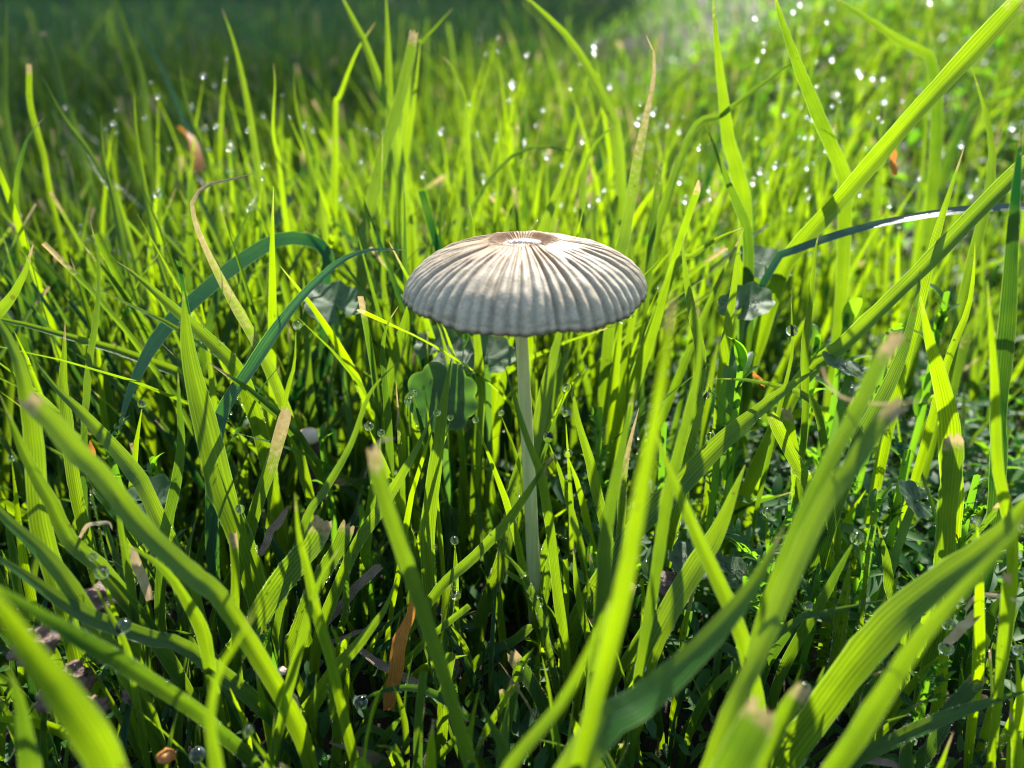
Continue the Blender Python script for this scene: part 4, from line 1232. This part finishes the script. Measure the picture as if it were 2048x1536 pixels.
def stalk_mass(pts, rng):
    """one thin grass tip under every sparkling drop"""
    out = []
    for x, y, z in pts:
        a = rng.uniform(0, 6.28)
        h = max(z - gz(x, y), 0.004)
        bx, by = x + math.cos(a) * h * 0.25, y + abs(math.sin(a)) * h * 0.3
        b = Vector((bx, by, gz(bx, by) - 0.001))
        tpt = Vector((x, y, z))
        m = b.lerp(tpt, 0.6) + Vector((0, 0, h * 0.1))
        V, uv, t, *_ = ribbon([b, m, tpt], rng.uniform(0.0006, 0.0012), rng.uniform(-0.8, 0.8), rng.uniform(-0.8, 0.8), 0.4, 'p', 8, 3, 0.5, 0.0, int(rng.integers(1e6)))
        tn = rng.beta(2, 1.6)
        out.append((V.reshape(-1, 3), grid_faces(8, 3), uv.reshape(-1, 2), np.full(24, tn), np.zeros(24)))
    return join(out)


allm = [m[:5] for m in (m1, m2, m3, m6, m7)] + [stalk_mass(stalks + LOOSE, rng)]
V, F, UV, TN, DR = join(allm)
lawn = link('grass', np_mesh('grass', V, F, M_GRASS, UV, {'tint': TN, 'dry': DR}))
tag(lawn, 'dense dewy lawn grass filling the ground around and behind the mushroom', 'grass', None, 'stuff')

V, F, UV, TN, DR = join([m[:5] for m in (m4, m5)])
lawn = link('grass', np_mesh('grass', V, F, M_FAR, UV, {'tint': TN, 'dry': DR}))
tag(lawn, 'far lawn with bluish skylight put in its colour, stretching back into shade', 'grass', None, 'stuff')

# fine dew beading the blade faces and edges
ico = bmesh.new()
bmesh.ops.create_icosphere(ico, subdivisions=2, radius=1.0)
IV = np.array([v.co[:] for v in ico.verts])
IF = np.array([[v.index for v in f.verts] for f in ico.faces])
ico.free()
ico = bmesh.new()
bmesh.ops.create_icosphere(ico, subdivisions=1, radius=1.0)
IV1 = np.array([v.co[:] for v in ico.verts])
IF1 = np.array([[v.index for v in f.verts] for f in ico.faces])
ico.free()
beads = []                                     # x,y,z,r
for C, T, S, Nn, w, dew in BLADE_INFO:
    if dew <= 0:
        continue
    n = len(C)
    cnt = int(dew * 190)
    for _ in range(cnt):
        t = rng.uniform(0.02, 0.85) if dew > 0.3 else rng.uniform(0.02, 0.6)
        i = min(int(t * (n - 1)), n - 2)
        f = t * (n - 1) - i
        c = C[i] * (1 - f) + C[i + 1] * f
        edge = rng.random() < 0.7
        e = rng.choice([-1.0, 1.0]) * (1.0 if edge else rng.uniform(0, 0.95))
        sgn = 1 if rng.random() < 0.6 else -1
        r = rng.uniform(0.00007, 0.00015) if rng.random() < 0.9 else rng.uniform(0.00015, 0.00026)
        p = c + S[i] * w[i] * e + Nn[i] * (w[i] * abs(e) * 0.4 + sgn * r * 0.6)
        beads.append((*p, r))
near_beads = np.array(beads)
beads = []
for m, cnt, rr in ((m1, 2200, (0.00007, 0.00018)), (m2, 4600, (0.00007, 0.00024)), (m3, 3600, (0.00012, 0.00030))):
    Cm, Sm, Nm, wm = m[5:9]
    i = rng.integers(0, len(Cm), cnt)
    k = rng.integers(1, Cm.shape[1] - 1, cnt)
    k = np.where(rng.random(cnt) < 0.4, Cm.shape[1] - 1, k)
    e = np.where(rng.random(cnt) < 0.5, rng.choice([-1.0, 1.0], cnt), rng.uniform(-1, 1, cnt))
    r = rng.uniform(rr[0], rr[1], cnt) ** 1.0
    r = rr[0] + (rr[1] - rr[0]) * rng.random(cnt) ** 2.2
    p = Cm[i, k] + Sm[i, k] * (wm[i, k] * e)[:, None] + Nm[i, k] * (wm[i, k] * np.abs(e) * 0.5 + r * 0.6)[:, None]
    beads.append(np.concatenate([p, r[:, None]], 1))
far_beads = np.concatenate(beads)


def bead_mesh(name, B, iv, iff):
    V = B[:, None, :3] + B[:, None, 3:4] * iv[None]
    F = (iff[None] + (np.arange(len(B)) * len(iv))[:, None, None]).reshape(-1, 3)
    return np_mesh(name, V.reshape(-1, 3), F, M_FINE)


dw = link('dew', bead_mesh('dew', near_beads, IV, IF))
tag(dw, 'fine dew beads along the edges of the blades round the mushroom', 'dew', None, 'stuff')
dw = link('dew', bead_mesh('dew', far_beads, IV1, IF1))
tag(dw, 'fine dew speckling the lawn grass', 'dew', None, 'stuff')

# ------------------------------------------------------------------ weeds
def lobed_leaf_mesh(name, length, rs, lobes=4, width=0.42, tint=0.5):
    """a leaf cut into pointed lobes: a midrib strip with paired pointed lobes and an end lobe"""
    V, F, UVs = [], [], []

    def lobe(p, d, ln, wd, up):
        s = np.cross(d, up)
        s /= np.linalg.norm(s)
        b = len(V)
        n = 6
        for i in range(n):
            t = i / (n - 1)
            ww = wd * (0.45 + 1.2 * t - 1.62 * t * t) if t < 0.99 else 0.0
            c = p + d * ln * t + up * ln * (0.10 * math.sin(t * 2.5) - 0.12 * t * t)
            V.extend([c - s * ww + up * ww * 0.35, c, c + s * ww + up * ww * 0.35])
            UVs.extend([(0, t), (0.5, t), (1, t)])
        F.extend((grid_faces(n, 3) + b).tolist())

    up = np.array([0, 0, 1.0])
    pts = []
    for i in range(10):
        t = i / 9
        pts.append(np.array([length * t, 0, length * (0.16 * math.sin(t * 2.2) - 0.16 * t * t)]))
    b = len(V)
    for i, p in enumerate(pts):
        ww = length * 0.045 * (1 - 0.5 * i / 9)
        V.extend([p + [0, -ww, ww * 0.3], p, p + [0, ww, ww * 0.3]])
        UVs.extend([(0, i / 9), (0.5, i / 9), (1, i / 9)])
    F.extend((grid_faces(10, 3) + b).tolist())
    for k in range(lobes):
        t = 0.3 + 0.55 * k / max(1, lobes - 1)
        i = int(t * 9)
        for sd in (-1, 1):
            a = R(48 + rs.uniform(-8, 8))
            d = np.array([math.cos(a), sd * math.sin(a), 0.15])
            d /= np.linalg.norm(d)
            lobe(pts[i], d, length * width * (1 - 0.35 * abs(t - 0.5)) * rs.uniform(0.8, 1.1), length * 0.085, up)
    lobe(pts[-2], np.array([1.0, 0, 0.1]) / math.hypot(1, 0.1), length * 0.36, length * 0.10, up)
    V = np.array(V)
    return np_mesh(name, V, np.array(F), M_WEED, np.array(UVs), {'tint': np.clip(tint + rs.normal(0, 0.08, len(V)) * 0.3, 0, 1)})


def plain_leaf_mesh(name, length, width, rs, tint=0.5, mat=None):
    n, m = 9, 5
    V, U = [], []
    for i in range(n):
        t = i / (n - 1)
        w = width * 0.5 * math.sin(math.pi * min(1, 0.06 + 0.94 * t) ** 0.85) ** 0.8 if t < 0.995 else 0.0
        for j in range(m):
            c = -1 + 2 * j / (m - 1)
            V.append((length * t, c * w, length * (0.22 * math.sin(t * 2.0) - 0.2 * t * t) + abs(c) * w * 0.45))
            U.append(((c + 1) / 2, t))
    V = np.array(V)
    return np_mesh(name, V, grid_faces(n, m), mat or M_WEED, np.array(U), {'tint': np.full(len(V), tint)})


WEED_LIB = {}
rsw = np.random.default_rng(3)
for kind in ('lobed', 'feather', 'plain'):
    WEED_LIB[kind] = []
    for q in range(4):
        tn = float(rsw.uniform(0.25, 0.75))
        if kind == 'lobed':
            WEED_LIB[kind].append(lobed_leaf_mesh('leaf', 1.0, rsw, 3, 0.42, tn))
        elif kind == 'feather':
            WEED_LIB[kind].append(lobed_leaf_mesh('leaf', 1.0, rsw, 8, 0.26, tn))
        else:
            WEED_LIB[kind].append(plain_leaf_mesh('leaf', 1.0, 0.34, rsw, tn))


def weed(u, v, ycm, spx, kind, count, label, cat='weed', steep=(25, 70)):
    p = at_ground(u, v, ycm / 100, 0.0006)
    base = Vector((p.x, p.y, gz(p.x, p.y)))
    root = bpy.data.objects.new('weed', None)
    root.empty_display_size = 0.003
    root.location = base
    COL.objects.link(root)
    tag(root, label, cat, 'small weeds among the grass')
    size = px2m(spx, p.y)
    lift = max(0.0, p.z - base.z - size * 0.3)
    if lift > 0.001:
        V, uv, *_ = ribbon([base + Vector((0, 0, -0.001)), base + Vector((0.0004, 0, lift * 0.5)), base + Vector((0, 0, lift))], 0.0008, 0, 0, 0.6, 'c', 6, 3)
        link('stem', np_mesh('stem', V.reshape(-1, 3) - np.array(base), grid_faces(6, 3), M_WEED, uv.reshape(-1, 2), {'tint': np.full(18, 0.5)}), root)
    for k in range(count):
        o = link('leaf', WEED_LIB[kind][k % 4], root)
        az = 2 * math.pi * k / count + random.uniform(-0.4, 0.4)
        s = size * random.uniform(0.65, 1.1)
        o.scale = (s, s, s)
        o.rotation_euler = (random.uniform(-0.3, 0.3), -R(random.uniform(*steep)), az)
        o.location = (0, 0, lift * random.uniform(0.4, 1.0))
    return root


weed(1545, 1060, -1.0, 125, 'lobed', 10, 'bright lobed weed with pointed leaf lobes holding a dew drop')
weed(1495, 1135, -1.2, 80, 'lobed', 9, 'small toothed weed below the pointed lobed weed')
weed(1485, 700, 0.4, 110, 'plain', 11, 'weed with narrow upright grey-green leaves beside the striped blade')
weed(1450, 740, 0.4, 60, 'lobed', 8, 'low weed with narrow lobes at the foot of the grey-green one')
weed(1820, 880, -0.2, 80, 'feather', 9, 'feathery weed behind the glowing broad blade')
weed(1960, 930, -0.3, 85, 'feather', 9, 'feathery weed beside the wide dark blade')
weed(1760, 980, -0.6, 70, 'plain', 9, 'glossy curled weed under the plain dark blade')
weed(1700, 600, 1.6, 80, 'plain', 10, 'dewy grey-green weed under the long diagonal blade')
weed(1780, 650, 1.2, 70, 'feather', 9, 'sparkling feathery weed beyond the olive stalk')
weed(1900, 560, 1.6, 80, 'plain', 10, 'dewy weed behind the slender bow-shaped blade')
weed(1640, 650, 1.2, 70, 'plain', 9, 'dewy weed round the foot of the curled grey-tipped blade')
weed(1930, 1060, -1.0, 70, 'feather', 8, 'feathery weed at the foot of the square-mown blade')
weed(1860, 1330, -1.8, 90, 'feather', 8, 'wet feathery weed in the lower shade')
weed(1640, 1130, -0.8, 90, 'feather', 9, 'hairy-leaved feathery weed behind the thin upright blade')
weed(205, 850, 0.2, 60, 'lobed', 9, 'pale budding weed under the hanging grey-blue blade tip')
weed(300, 900, 0.1, 60, 'plain', 9, 'round dark weed behind the broad pointed blade')
weed(530, 1270, -1.4, 50, 'lobed', 8, 'tiny toothed weed under the torn dewy blade')
weed(900, 1330, -1.2, 55, 'plain', 8, 'dark little weed beside the two-drop stalk')
weed(1060, 1330, -0.9, 60, 'lobed', 8, 'dark lobed weed at the foot of the mushroom')
weed(640, 860, 0.9, 60, 'plain', 9, 'dewy weed beside the small pale button')
weed(1200, 800, 0.8, 60, 'lobed', 9, 'dewy weed between the stem and the tall straw-tipped blade')
weed(1180, 1080, -0.3, 60, 'feather', 8, 'feathery weed close to the mushroom stem')
weed(1330, 830, 0.6, 60, 'feather', 8, 'mossy weed under the cap shadow')
weed(720, 1000, -0.1, 50, 'plain', 8, 'shaded weed behind the soft brown-tipped blade')

# low leafy ground cover between the stems, beyond counting
def cover(n, xr, yr, sr, rng, zr=(0.001, 0.009)):
    x = rng.uniform(*xr, n)
    y = rng.uniform(*yr, n)
    k = np.abs(x) < 0.06 + 0.8 * (y - CAM.y)
    k &= np.hypot(x - MUSH.location.x, y) > 0.006
    x, y = x[k], y[k]
    n = len(x)
    s = rng.uniform(*sr, n)
    az = rng.uniform(0, 6.283, n)
    el = rng.uniform(-0.2, 1.1, n)
    z = ground_z(x, y) + rng.uniform(*zr, n)
    d = np.stack([np.cos(az) * np.cos(el), np.sin(az) * np.cos(el), np.sin(el)], -1)
    sd = np.stack([-np.sin(az), np.cos(az), rng.normal(0, 0.3, n)], -1)
    up = np.cross(d, sd)
    t = np.array([0, 0.3, 0.65, 1.0])
    wd = np.array([0.12, 0.46, 0.40, 0.03]) * 0.40
    P = np.stack([x, y, z], -1)
    rows = []
    for tt, ww in zip(t, wd):
        c = P + d * (s * tt)[:, None] + up * (s * -0.25 * tt * tt)[:, None]
        for q in (-1, 0, 1):
            rows.append(c + sd * (s * ww * q)[:, None] + up * (s * ww * 0.4 * abs(q))[:, None])
    V = np.stack(rows, 1)
    F = (grid_faces(4, 3)[None] + (np.arange(n) * 12)[:, None, None]).reshape(-1, 4)
    uv = np.tile(np.array([((q + 1) / 2, tt) for tt in t for q in (-1, 0, 1)]), (n, 1))
    tn = np.repeat(rng.beta(1.8, 1.8, n), 12)
    return V.reshape(-1, 3), F, uv, tn, np.zeros(n * 12)


cv = [cover(3000, (0.006, 0.085), (-0.008, 0.075), (0.0020, 0.0050), rng, (0.002, 0.015)), cover(5200, (-0.10, 0.11), (-0.045, 0.03), (0.0014, 0.0036), rng, (0.0005, 0.005)), cover(3200, (-0.2, 0.24), (0.02, 0.16), (0.003, 0.008), rng, (0.001, 0.012)), cover(7000, (-0.1, 0.5), (0.1, 0.5), (0.004, 0.010), rng, (0.001, 0.016)), cover(6000, (-0.5, 0.5), (0.15, 0.6), (0.004, 0.010), rng)]
V, F, UV, TN, DR = join(cv)
near_n = len(cv[0][0]) + len(cv[1][0]) + len(cv[2][0])
side = np.flatnonzero((V[:near_n, 0] > 0.008) & (V[:near_n, 0] < 0.085) & (V[:near_n, 1] < 0.075) & (V[:near_n, 1] > -0.025))
pick = np.concatenate([rng.integers(0, near_n, 5000), rng.choice(side, 5000), rng.integers(near_n, near_n + len(cv[3][0]), 500)])
P = V[pick]
rB = np.concatenate([0.00005 + 0.00015 * rng.random(5000) ** 2, 0.00007 + 0.00014 * rng.random(5000) ** 2, 0.00012 + 0.00022 * rng.random(500) ** 2])
dw = link('dew', bead_mesh('dew', np.concatenate([P + np.array([0, 0, 0.00005]), rB[:, None]], 1), IV1, IF1))
tag(dw, 'fine dew glittering on the low leafy ground cover', 'dew', None, 'stuff')
gcov = link('undergrowth', np_mesh('undergrowth', V, F, M_WEED, UV, {'tint': TN}))
tag(gcov, 'low leafy ground cover between the grass stems', 'ground cover', None, 'stuff')

# ------------------------------------------------------------------ round scalloped leaves
def scalloped(u, v, ycm, rpx, tilt, spin, label, tint=0.4, dewy=40):
    p = at_ground(u, v, ycm / 100, 0.002)
    r = px2m(rpx, p.y)
    na, nr = 64, 10
    rs = np.random.default_rng(int(u))
    V, U, TT = [], [], []
    for i in range(nr + 1):
        k = i / nr
        for j in range(na):
            TT.append(tint + (0.75 if i == nr else 0.0) + 0.12 * abs(math.sin(2.2 * (j / na - 0.5) * 9)))
            a = -math.pi * 0.93 + 2 * math.pi * 0.93 * j / (na - 1)
            lob = 1 + 0.17 * abs(math.sin(a * 4.5 + 0.3)) ** 0.55 - 0.10
            rr = r * k * (0.80 + 0.20 * math.cos(a)) ** 0.25 * (1 + (lob - 1) * k ** 3)
            z = r * (0.05 * math.sin(a * 3 + u) * k + 0.04 * math.sin(a * 9) * k ** 3 + 0.22 * k * k * (0.4 + 0.6 * math.sin(a * 1.3 + 0.5)))
            V.append((rr * math.cos(a + spin), rr * math.sin(a + spin), z))
            U.append((j / (na - 1), k))
    base = Vector((p.x, p.y + 0.001, gz(p.x, p.y + 0.001)))
    root = bpy.data.objects.new('scalloped_leaf', None)
    root.empty_display_size = 0.003
    root.location = base
    COL.objects.link(root)
    tag(root, label, 'leaf', 'round scalloped leaves under the grass')
    me = np_mesh('leaf_blade', np.array(V), grid_faces(nr + 1, na), M_IVY, np.array(U), {'tint': np.clip(TT, 0, 1)})
    lf = link('leaf_blade', me, root, p - base)
    lf.rotation_euler = (tilt[0], tilt[1], 0)
    V2, uv2, *_ = ribbon([base + Vector((0, 0, -0.001)), base.lerp(p, 0.5) + Vector((0, 0.001, 0)), p], 0.0009, 0, 0, 0.6, 'c', 8, 3)
    link('petiole', np_mesh('petiole', V2.reshape(-1, 3) - np.array(base), grid_faces(8, 3), M_IVY, uv2.reshape(-1, 2), {'tint': np.full(24, 0.4)}), root)
    if dewy:
        rot = lf.rotation_euler.to_matrix()
        B = []
        for _ in range(dewy):
            q = V[rs.integers(na * 2, len(V))]
            w = rot @ Vector(q) + p
            B.append((w.x, w.y, w.z + 0.00005, rs.uniform(0.00006, 0.00022)))
        return np.array(B)
    return np.zeros((0, 4))


LB = [
    scalloped(884, 800, 0.7, 76, (R(62), R(6), 0), R(95), 'dull olive round scalloped leaf facing out beneath the mushroom cap', 0.02, 5),
    scalloped(975, 715, 1.6, 60, (R(20), R(-8), 0), R(80), 'wet bluish scalloped leaf just behind the mushroom stem', 0.5, 90),
    scalloped(880, 700, 2.0, 55, (R(25), R(10), 0), R(60), 'wet scalloped leaf under the edge of the cap', 0.5, 70),
    scalloped(670, 610, 2.0, 60, (R(25), R(5), 0), R(120), 'grey-green scalloped leaf behind the arching dark blade', 0.6, 50),
    scalloped(1490, 610, 1.6, 55, (R(15), R(-20), 0), R(40), 'frosted dewy scalloped leaf beyond the striped upright blade', 0.6, 90),
    scalloped(1530, 530, 2.6, 55, (R(20), R(10), 0), R(90), 'dewy scalloped leaf under the dark blue-green blade', 0.6, 70),
    scalloped(1395, 1120, -0.8, 62, (R(18), R(-12), 0), R(150), 'dew-covered scalloped leaf below the kinked blade', 0.55, 160),
    scalloped(1470, 1150, -1.0, 50, (R(10), R(20), 0), R(20), 'second dew-covered scalloped leaf under the toothed weed', 0.5, 110),
    scalloped(300, 1000, -0.6, 60, (R(20), R(10), 0), R(30), 'dark scalloped leaf at the foot of the striped sloping blade', 0.3, 40),
    scalloped(1830, 1000, -0.6, 50, (R(30), R(30), 0), R(200), 'shiny folded leaf curling under the glowing broad blade', 0.3, 40),
    scalloped(1700, 740, 0.6, 60, (R(10), R(15), 0), R(170), 'wet dark leaf behind the olive stalk', 0.3, 110),
]
B2 = np.concatenate(LB)
dw = link('dew', bead_mesh('dew', B2, IV, IF))
tag(dw, 'fine dew covering the round scalloped leaves', 'dew', None, 'stuff')

# ------------------------------------------------------------------ straws, stalks, soil, small fungi
def straw(label, pts, wpx, yb, yt, mat=None, **kw):
    yb, yt = yb / 100, yt / 100
    P = [at_ground(u, v, yb + (yt - yb) * i / (len(pts) - 1), 0.0012) for i, (u, v) in enumerate(pts)]
    return make_blade(P, px2m(wpx, 0.5 * (yb + yt)), label, name='straw', mat=mat or M_STRAW, cat='straw', group='dry straws between the blades', rooted=False, fold=0.3, **kw)


straw('orange-brown dry grass straw with a sharp point standing in the shade', [(776, 1420), (785, 1370), (796, 1307), (817, 1238), (829, 1150)], 38, -1.6, -1.5, tip_len=0.7)
straw('grey rotting stalk lying behind the orange straw', [(720, 1300), (780, 1340), (850, 1375)], 20, -1.2, -1.4, M_TWIG, tip='c')
straw('brown stalk leaning behind the sharp-pointed pale blade', [(640, 1260), (690, 1200), (760, 1130)], 22, -0.6, -0.5, M_TWIG, tip='c')
straw('thin brown stalk lying on the soil behind the torn blade', [(640, 1290), (690, 1275), (740, 1255)], 12, -1.0, -1.0, M_TWIG)
straw('bent tan straw beside the upright narrow blade', [(160, 1075), (175, 1052), (215, 1045), (225, 1060)], 9, -1.5, -1.5, M_DRY)
straw('yellow and brown withered blade low by the soil crumbs', [(300, 1200), (275, 1130), (262, 1090)], 22, -1.5, -1.5, M_DRY)
straw('brown scrap of dead leaf standing near the scorched blade', [(520, 1110), (545, 1060), (580, 1010)], 18, -0.9, -0.8, M_TWIG)
straw('reddish straw stub beside the striped sloping blade', [(190, 960), (184, 920), (180, 880)], 16, -0.6, -0.6)
straw('orange straw behind the long folded diagonal blade', [(1500, 740), (1515, 755), (1530, 775)], 9, 0.6, 0.6)
straw('tan withered wisp beside the square yellow-ended blade', [(1930, 1220), (1960, 1190), (2010, 1195), (2045, 1205)], 10, -1.9, -1.9, M_DRY)
straw('pale brown leaf scrap near the two large drops', [(1890, 1290), (1920, 1260), (1955, 1225)], 22, -1.9, -1.9, M_DRY, tip='c')
straw('brown stalk lying across the lower shade', [(1640, 1530), (1740, 1520), (1830, 1540)], 18, -2.2, -2.2, M_TWIG)
straw('orange-tipped straw pointing out among the dewy blades', [(1790, 350), (1786, 320), (1788, 285)], 11, 3, 3)
straw('brown dead blade end hanging in the lower shade', [(590, 1480), (590, 1420), (575, 1370)], 26, -2.2, -2.2, M_DRY)
# a white fibre and a hair
straw('white hair curling between two straw-coloured blade ends', [(1645, 735), (1655, 765), (1685, 795), (1740, 806), (1810, 806), (1860, 798)], 5, -2.4, -2.5, M_DRY, n=30, ncol=3)
straw('white hair on the brown tip of the tall soft blade', [(745, 895), (762, 882), (790, 876)], 6, -2.6, -2.5, M_DRY, ncol=3)


def lump(name, u, v, ycm, rpx, mat, label, cat, squash=0.8, rough=0.25, group=None, lift=0.0):
    p = at_ground(u, v, ycm / 100, 0.0004)
    r = px2m(rpx, p.y)
    bm = bmesh.new()
    bmesh.ops.create_icosphere(bm, subdivisions=4, radius=1)
    sd = Vector((u, v, 0)) * 0.13
    for w in bm.verts:
        q = w.co.copy()
        k = 1 + rough * noise.fractal(q * 1.6 + sd, 0.7, 2.2, 5) + rough * 0.35 * noise.noise(q * 7 + sd)
        w.co = Vector((q.x * k, q.y * k, q.z * k * squash)) * r
    for f in bm.faces:
        f.smooth = True
    me = bpy.data.meshes.new(name)
    bm.to_mesh(me)
    bm.free()
    me.materials.append(mat)
    o = link(name, me, None, (p.x, p.y, p.z + lift))
    o.rotation_euler = (0, 0, u)
    tag(o, label, cat, group)
    return o


SG = 'crumbs of soil between the stems'
lump('soil_clump', 70, 1290, -2.0, 46, M_CLOD, 'brown crumb of wet soil beside the very wide blade', 'soil clump', 0.8, 0.5, SG)
lump('soil_clump', 130, 1375, -2.0, 50, M_CLOD, 'reddish-brown glistening crumb of soil under the dewy lying blade', 'soil clump', 0.8, 0.55, SG)
lump('soil_clump', 200, 1200, -1.6, 44, M_CLOD, 'dark brown crumb of soil above the long lying blade', 'soil clump', 0.7, 0.5, SG)
lump('soil_clump', 262, 1390, -2.0, 22, M_CLOD, 'small pinkish crumb of soil on the dark ground', 'soil clump', 0.9, 0.5, SG)
lump('soil_clump', 180, 1420, -2.2, 40, M_CLOD, 'rough crumb of soil at the foot of the very wide blade', 'soil clump', 0.8, 0.5, SG)
lump('soil_clump', 900, 1340, -1.0, 26, M_CLOD, 'dark crumb of soil behind the little dark weed', 'soil clump', 0.8, 0.5, SG)
lump('soil_clump', 1340, 1170, -0.9, 36, M_CLOD, 'pinkish crumb of soil under the dew-covered leaf', 'soil clump', 0.6, 0.5, SG)
lump('bud', 333, 1512, -2.6, 22, M_STRAW, 'orange bud lying on the soil beside a big dew drop', 'bud', 0.6, 0.25)
lump('pebble', 563, 1342, -1.8, 11, M_PEB, 'small white grain lodged between the blades', 'pebble', 0.9, 0.2)


def button(u, v, ycm, wpx, label):
    """a young fungus: rounded cap on a short thick stalk"""
    p = at_ground(u, v, ycm / 100, 0.003)
    r = px2m(wpx / 2, p.y)
    root = bpy.data.objects.new('fungus_button', None)
    root.empty_display_size = 0.002
    g = gz(p.x, p.y)
    root.location = (p.x, p.y, g)
    COL.objects.link(root)
    tag(root, label, 'fungus')
    h = p.z - g
    na = 28
    a = np.linspace(0, 2 * math.pi, na, endpoint=False)
    prof = [(0.05, 0.72), (0.4, 0.68), (0.72, 0.5), (0.93, 0.2), (1.0, -0.1), (0.95, -0.38), (0.75, -0.55), (0.45, -0.58)]
    V = np.array([[(rr * r * math.cos(x) * (1 + 0.06 * math.sin(2 * x + 1)), rr * r * math.sin(x), h + zz * r * 1.05) for x in a] for rr, zz in prof])
    link('cap', np_mesh('cap', V.reshape(-1, 3), grid_faces(len(prof), na, True), M_PEB), root)
    sp = [(0.8, -0.4), (0.84, -0.8), (0.8, -1.5), (0.7, -(h + 0.001) / r)]
    V = np.array([[(rr * r * math.cos(x), rr * r * math.sin(x), h + zz * r) for x in a] for rr, zz in sp])
    link('stem', np_mesh('stem', V.reshape(-1, 3), grid_faces(len(sp), na, True), M_BARK), root)


button(618, 872, 1.6, 46, 'small pale pinkish fungus button wet on top, beside the scorched blade')

# a fallen leaf lying on the far lawn
dl = link('dead_leaf', plain_leaf_mesh('dead_leaf', 0.012, 0.008, rsw, 0.5, M_STRAW), None, at(385, 345, 0.10))
dl.rotation_euler = (0.9, -0.9, 2.2)
tag(dl, 'brown fallen leaf caught in the lawn behind the twisted-tip blade', 'leaf')

# ------------------------------------------------------------------ unseen foliage wall, added to shade the far lawn
def shade_hedge():
    x0, x1, y0, depth, H = -5.0, 0.86, 3.9, 0.8, 3.72
    root = bpy.data.objects.new('shade_hedge', None)
    zb = gz(-1, y0)
    root.location = (0, y0, zb)
    COL.objects.link(root)
    tag(root, 'unseen dark evergreen screen added to darken the far lawn', 'shade_hedge')
    n = 34000
    rg = np.random.default_rng(8)
    x = rg.uniform(x0, x1, n)
    y = rg.uniform(0, depth, n)
    z = rg.uniform(-0.04, 1, n) ** 1.0 * (H + 0.12 * np.sin(x * 3) + 0.06 * np.sin(x * 11))
    z[:9000] = rg.uniform(-0.12, 0.45, 9000)
    P = np.stack([x, y, z], -1)
    d = rg.normal(0, 1, (n, 3))
    d /= np.linalg.norm(d, axis=1, keepdims=True)
    e = np.cross(d, rg.normal(0, 1, (n, 3)))
    e /= np.linalg.norm(e, axis=1, keepdims=True)
    s = rg.uniform(0.05, 0.085, n)[:, None]
    V = np.stack([P - d * s, P + e * s * 0.5, P + d * s, P - e * s * 0.5], 1).reshape(-1, 3)
    F = np.arange(4 * n).reshape(-1, 4)
    U = np.tile(np.array([(0.5, 0), (1, 0.5), (0.5, 1), (0, 0.5)]), (n, 1))
    f = link('foliage', np_mesh('foliage', V, F, M_HEDGE, U, {'tint': np.repeat(rg.random(n), 4)}, smooth=False), root)
    for i in range(9):
        xx = x0 + (x1 - x0) * (i + 0.5) / 9
        pts = [Vector((xx, depth / 2, -0.02)), Vector((xx + 0.06, depth / 2 + 0.05, H * 0.4)), Vector((xx - 0.05, depth / 2, H * 0.85))]
        C, _ = catmull(pts, 10)
        a = np.linspace(0, 2 * math.pi, 10, endpoint=False)
        rad = np.linspace(0.05, 0.012, 10)
        VV = C[:, None, :] + rad[:, None, None] * np.stack([np.cos(a), np.sin(a), 0 * a], -1)[None]
        link('trunk', np_mesh('trunk', VV.reshape(-1, 3), grid_faces(10, 10, True), M_BARK), root)


shade_hedge()
